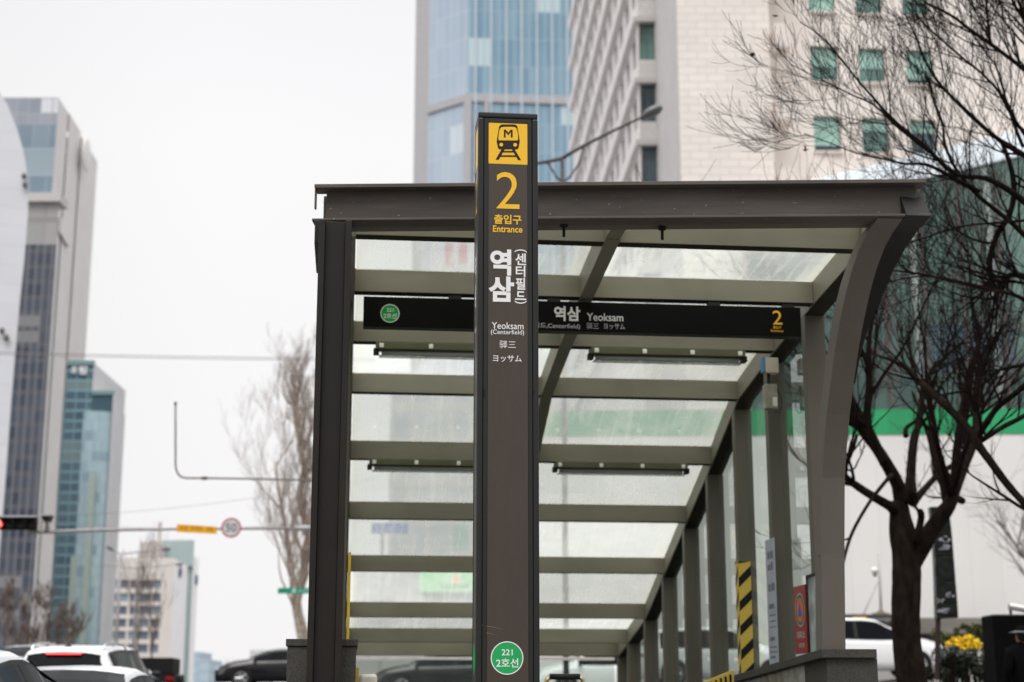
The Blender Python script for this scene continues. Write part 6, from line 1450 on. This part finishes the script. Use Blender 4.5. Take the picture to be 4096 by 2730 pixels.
# ------------------------------------------------------------------ people
m_skin = mat('skin', (.42, .235, .16), .6); m_cloth = mat('cloth_black', (.004, .004, .0045), .9, spec=.03); m_hair = mat('hair_black', (.010, .008, .007), .5)
def person(label, loc, rz, h=1.7, hat=False, bulk=1.0):
    t = empty('person', loc, rz, label, 'person'); k = h / 1.7
    V = {'pel': (0, 0, .92), 'ch': (0, .0, 1.22), 'sh': (0, -.01, 1.40), 'nk': (0, 0, 1.47), 'hd': (0, .01, 1.56), 'tp': (0, .01, 1.65)}
    rad = {'pel': (.15 * bulk, .12 * bulk), 'ch': (.17 * bulk, .125 * bulk), 'sh': (.13 * bulk, .095 * bulk), 'nk': (.052, .055), 'hd': (.076, .092), 'tp': (.06, .075)}
    E = [('pel', 'ch'), ('ch', 'sh'), ('sh', 'nk'), ('nk', 'hd'), ('hd', 'tp')]
    for s_, nm in ((-1, 'l'), (1, 'r')):
        V.update({nm + 's': (s_ * .19, -.01, 1.38), nm + 'e': (s_ * .27, -.03, 1.10), nm + 'w': (s_ * .26, .06, .86), nm + 'p': (s_ * .255, .075, .79), nm + 'h': (s_ * .10, 0, .86), nm + 'k': (s_ * .11, .02, .48), nm + 'a': (s_ * .11, -.02, .09), nm + 't': (s_ * .125, .15, .04)})
        rad.update({nm + 's': (.085 * bulk, .085 * bulk), nm + 'e': (.058 * bulk, .058 * bulk), nm + 'w': (.036, .03), nm + 'p': (.034, .02), nm + 'h': (.105, .105), nm + 'k': (.068, .068), nm + 'a': (.045, .05), nm + 't': (.042, .03)})
        E += [('sh', nm + 's'), (nm + 's', nm + 'e'), (nm + 'e', nm + 'w'), (nm + 'w', nm + 'p'), ('pel', nm + 'h'), (nm + 'h', nm + 'k'), (nm + 'k', nm + 'a'), (nm + 'a', nm + 't')]
        for f in range(5):
            a = (f - 1.5) * .017; q = nm + 'f%d' % f
            if f == 4: V[q + 'a'] = (s_ * .25, .105, .80); V[q + 'b'] = (s_ * .245, .12, .76)
            else: V[q + 'a'] = (s_ * .255, .075 + a, .745); V[q + 'b'] = (s_ * .245, .085 + a, .70 + .008 * abs(f - 1))
            rad[q + 'a'] = (.009, .009); rad[q + 'b'] = (.008, .008); E += [(nm + 'p', q + 'a'), (q + 'a', q + 'b')]
    keys = list(V); me = bpy.data.meshes.new('body'); me.from_pydata([tuple(c * k for c in V[q]) for q in keys], [(keys.index(a), keys.index(c)) for a, c in E], [])
    o = bpy.data.objects.new('body', me); link(o, t); md = o.modifiers.new('skin', 'SKIN'); 
    for i, q in enumerate(keys): me.skin_vertices[0].data[i].radius = (rad[q][0] * k, rad[q][1] * k); me.skin_vertices[0].data[i].use_root = (i == 0)
    o.modifiers.new('sub', 'SUBSURF').levels = 1; o.modifiers['sub'].render_levels = 2; md.use_smooth_shade = True
    me.materials.append(m_cloth)
    b = MB(); b.ell((0, .015 * k, 1.575 * k), (.078 * k, .098 * k, .118 * k), 16, 12); b.ell((0, .118 * k, 1.565 * k), (.014, .022, .022), 8, 6)
    for s_ in (-1, 1): b.ell((s_ * .08 * k, .01, 1.57 * k), (.012, .022, .032), 8, 6)
    b.build('face', m_skin, t, smooth=True)
    b = MB()
    for s_ in (-1, 1): b.ell((s_ * .03 * k, .105 * k, 1.595 * k), (.012, .008, .007), 8, 6)
    b.ell((0, .108 * k, 1.51 * k), (.026, .008, .006), 8, 6); b.build('features', m_hair, t)
    b = MB(); b.ell((0, -.012 * k, 1.60 * k), (.088 * k, .098 * k, .115 * k), 16, 10); b.build('hair', m_hair, t, smooth=True)
    if hat:
        b = MB(); b.ell((0, 0, 1.655 * k), (.10 * k, .115 * k, .075 * k), 16, 8); b.build('cap', m_cloth, t, smooth=True)
        b = MB(); n = 24
        for i in range(n):
            a0, a1 = 2 * math.pi * i / n, 2 * math.pi * (i + 1) / n; b.face([(r_ * 1.0 * math.cos(a), r_ * math.sin(a), z) for r_, a, z in ((.10, a0, 1.66), (.19, a0, 1.635), (.19, a1, 1.635), (.10, a1, 1.66))])
        b.build('brim', mat('brim_grey', (.12, .12, .125), .35), t, smooth=True)
    return t
Yp = 23.2; p = at(4085, 2508, Yp); person('person in black jacket and brimmed hat at the right border, seen from behind', (p.x, Yp, p.z - 1.72), R(10), 1.70, True, 1.25)
Yp = 31.0; p = at(206, 2566, Yp); person('person with short black hair whose head shows above the white cars', (p.x, Yp, p.z - 1.70), R(-70), 1.70)
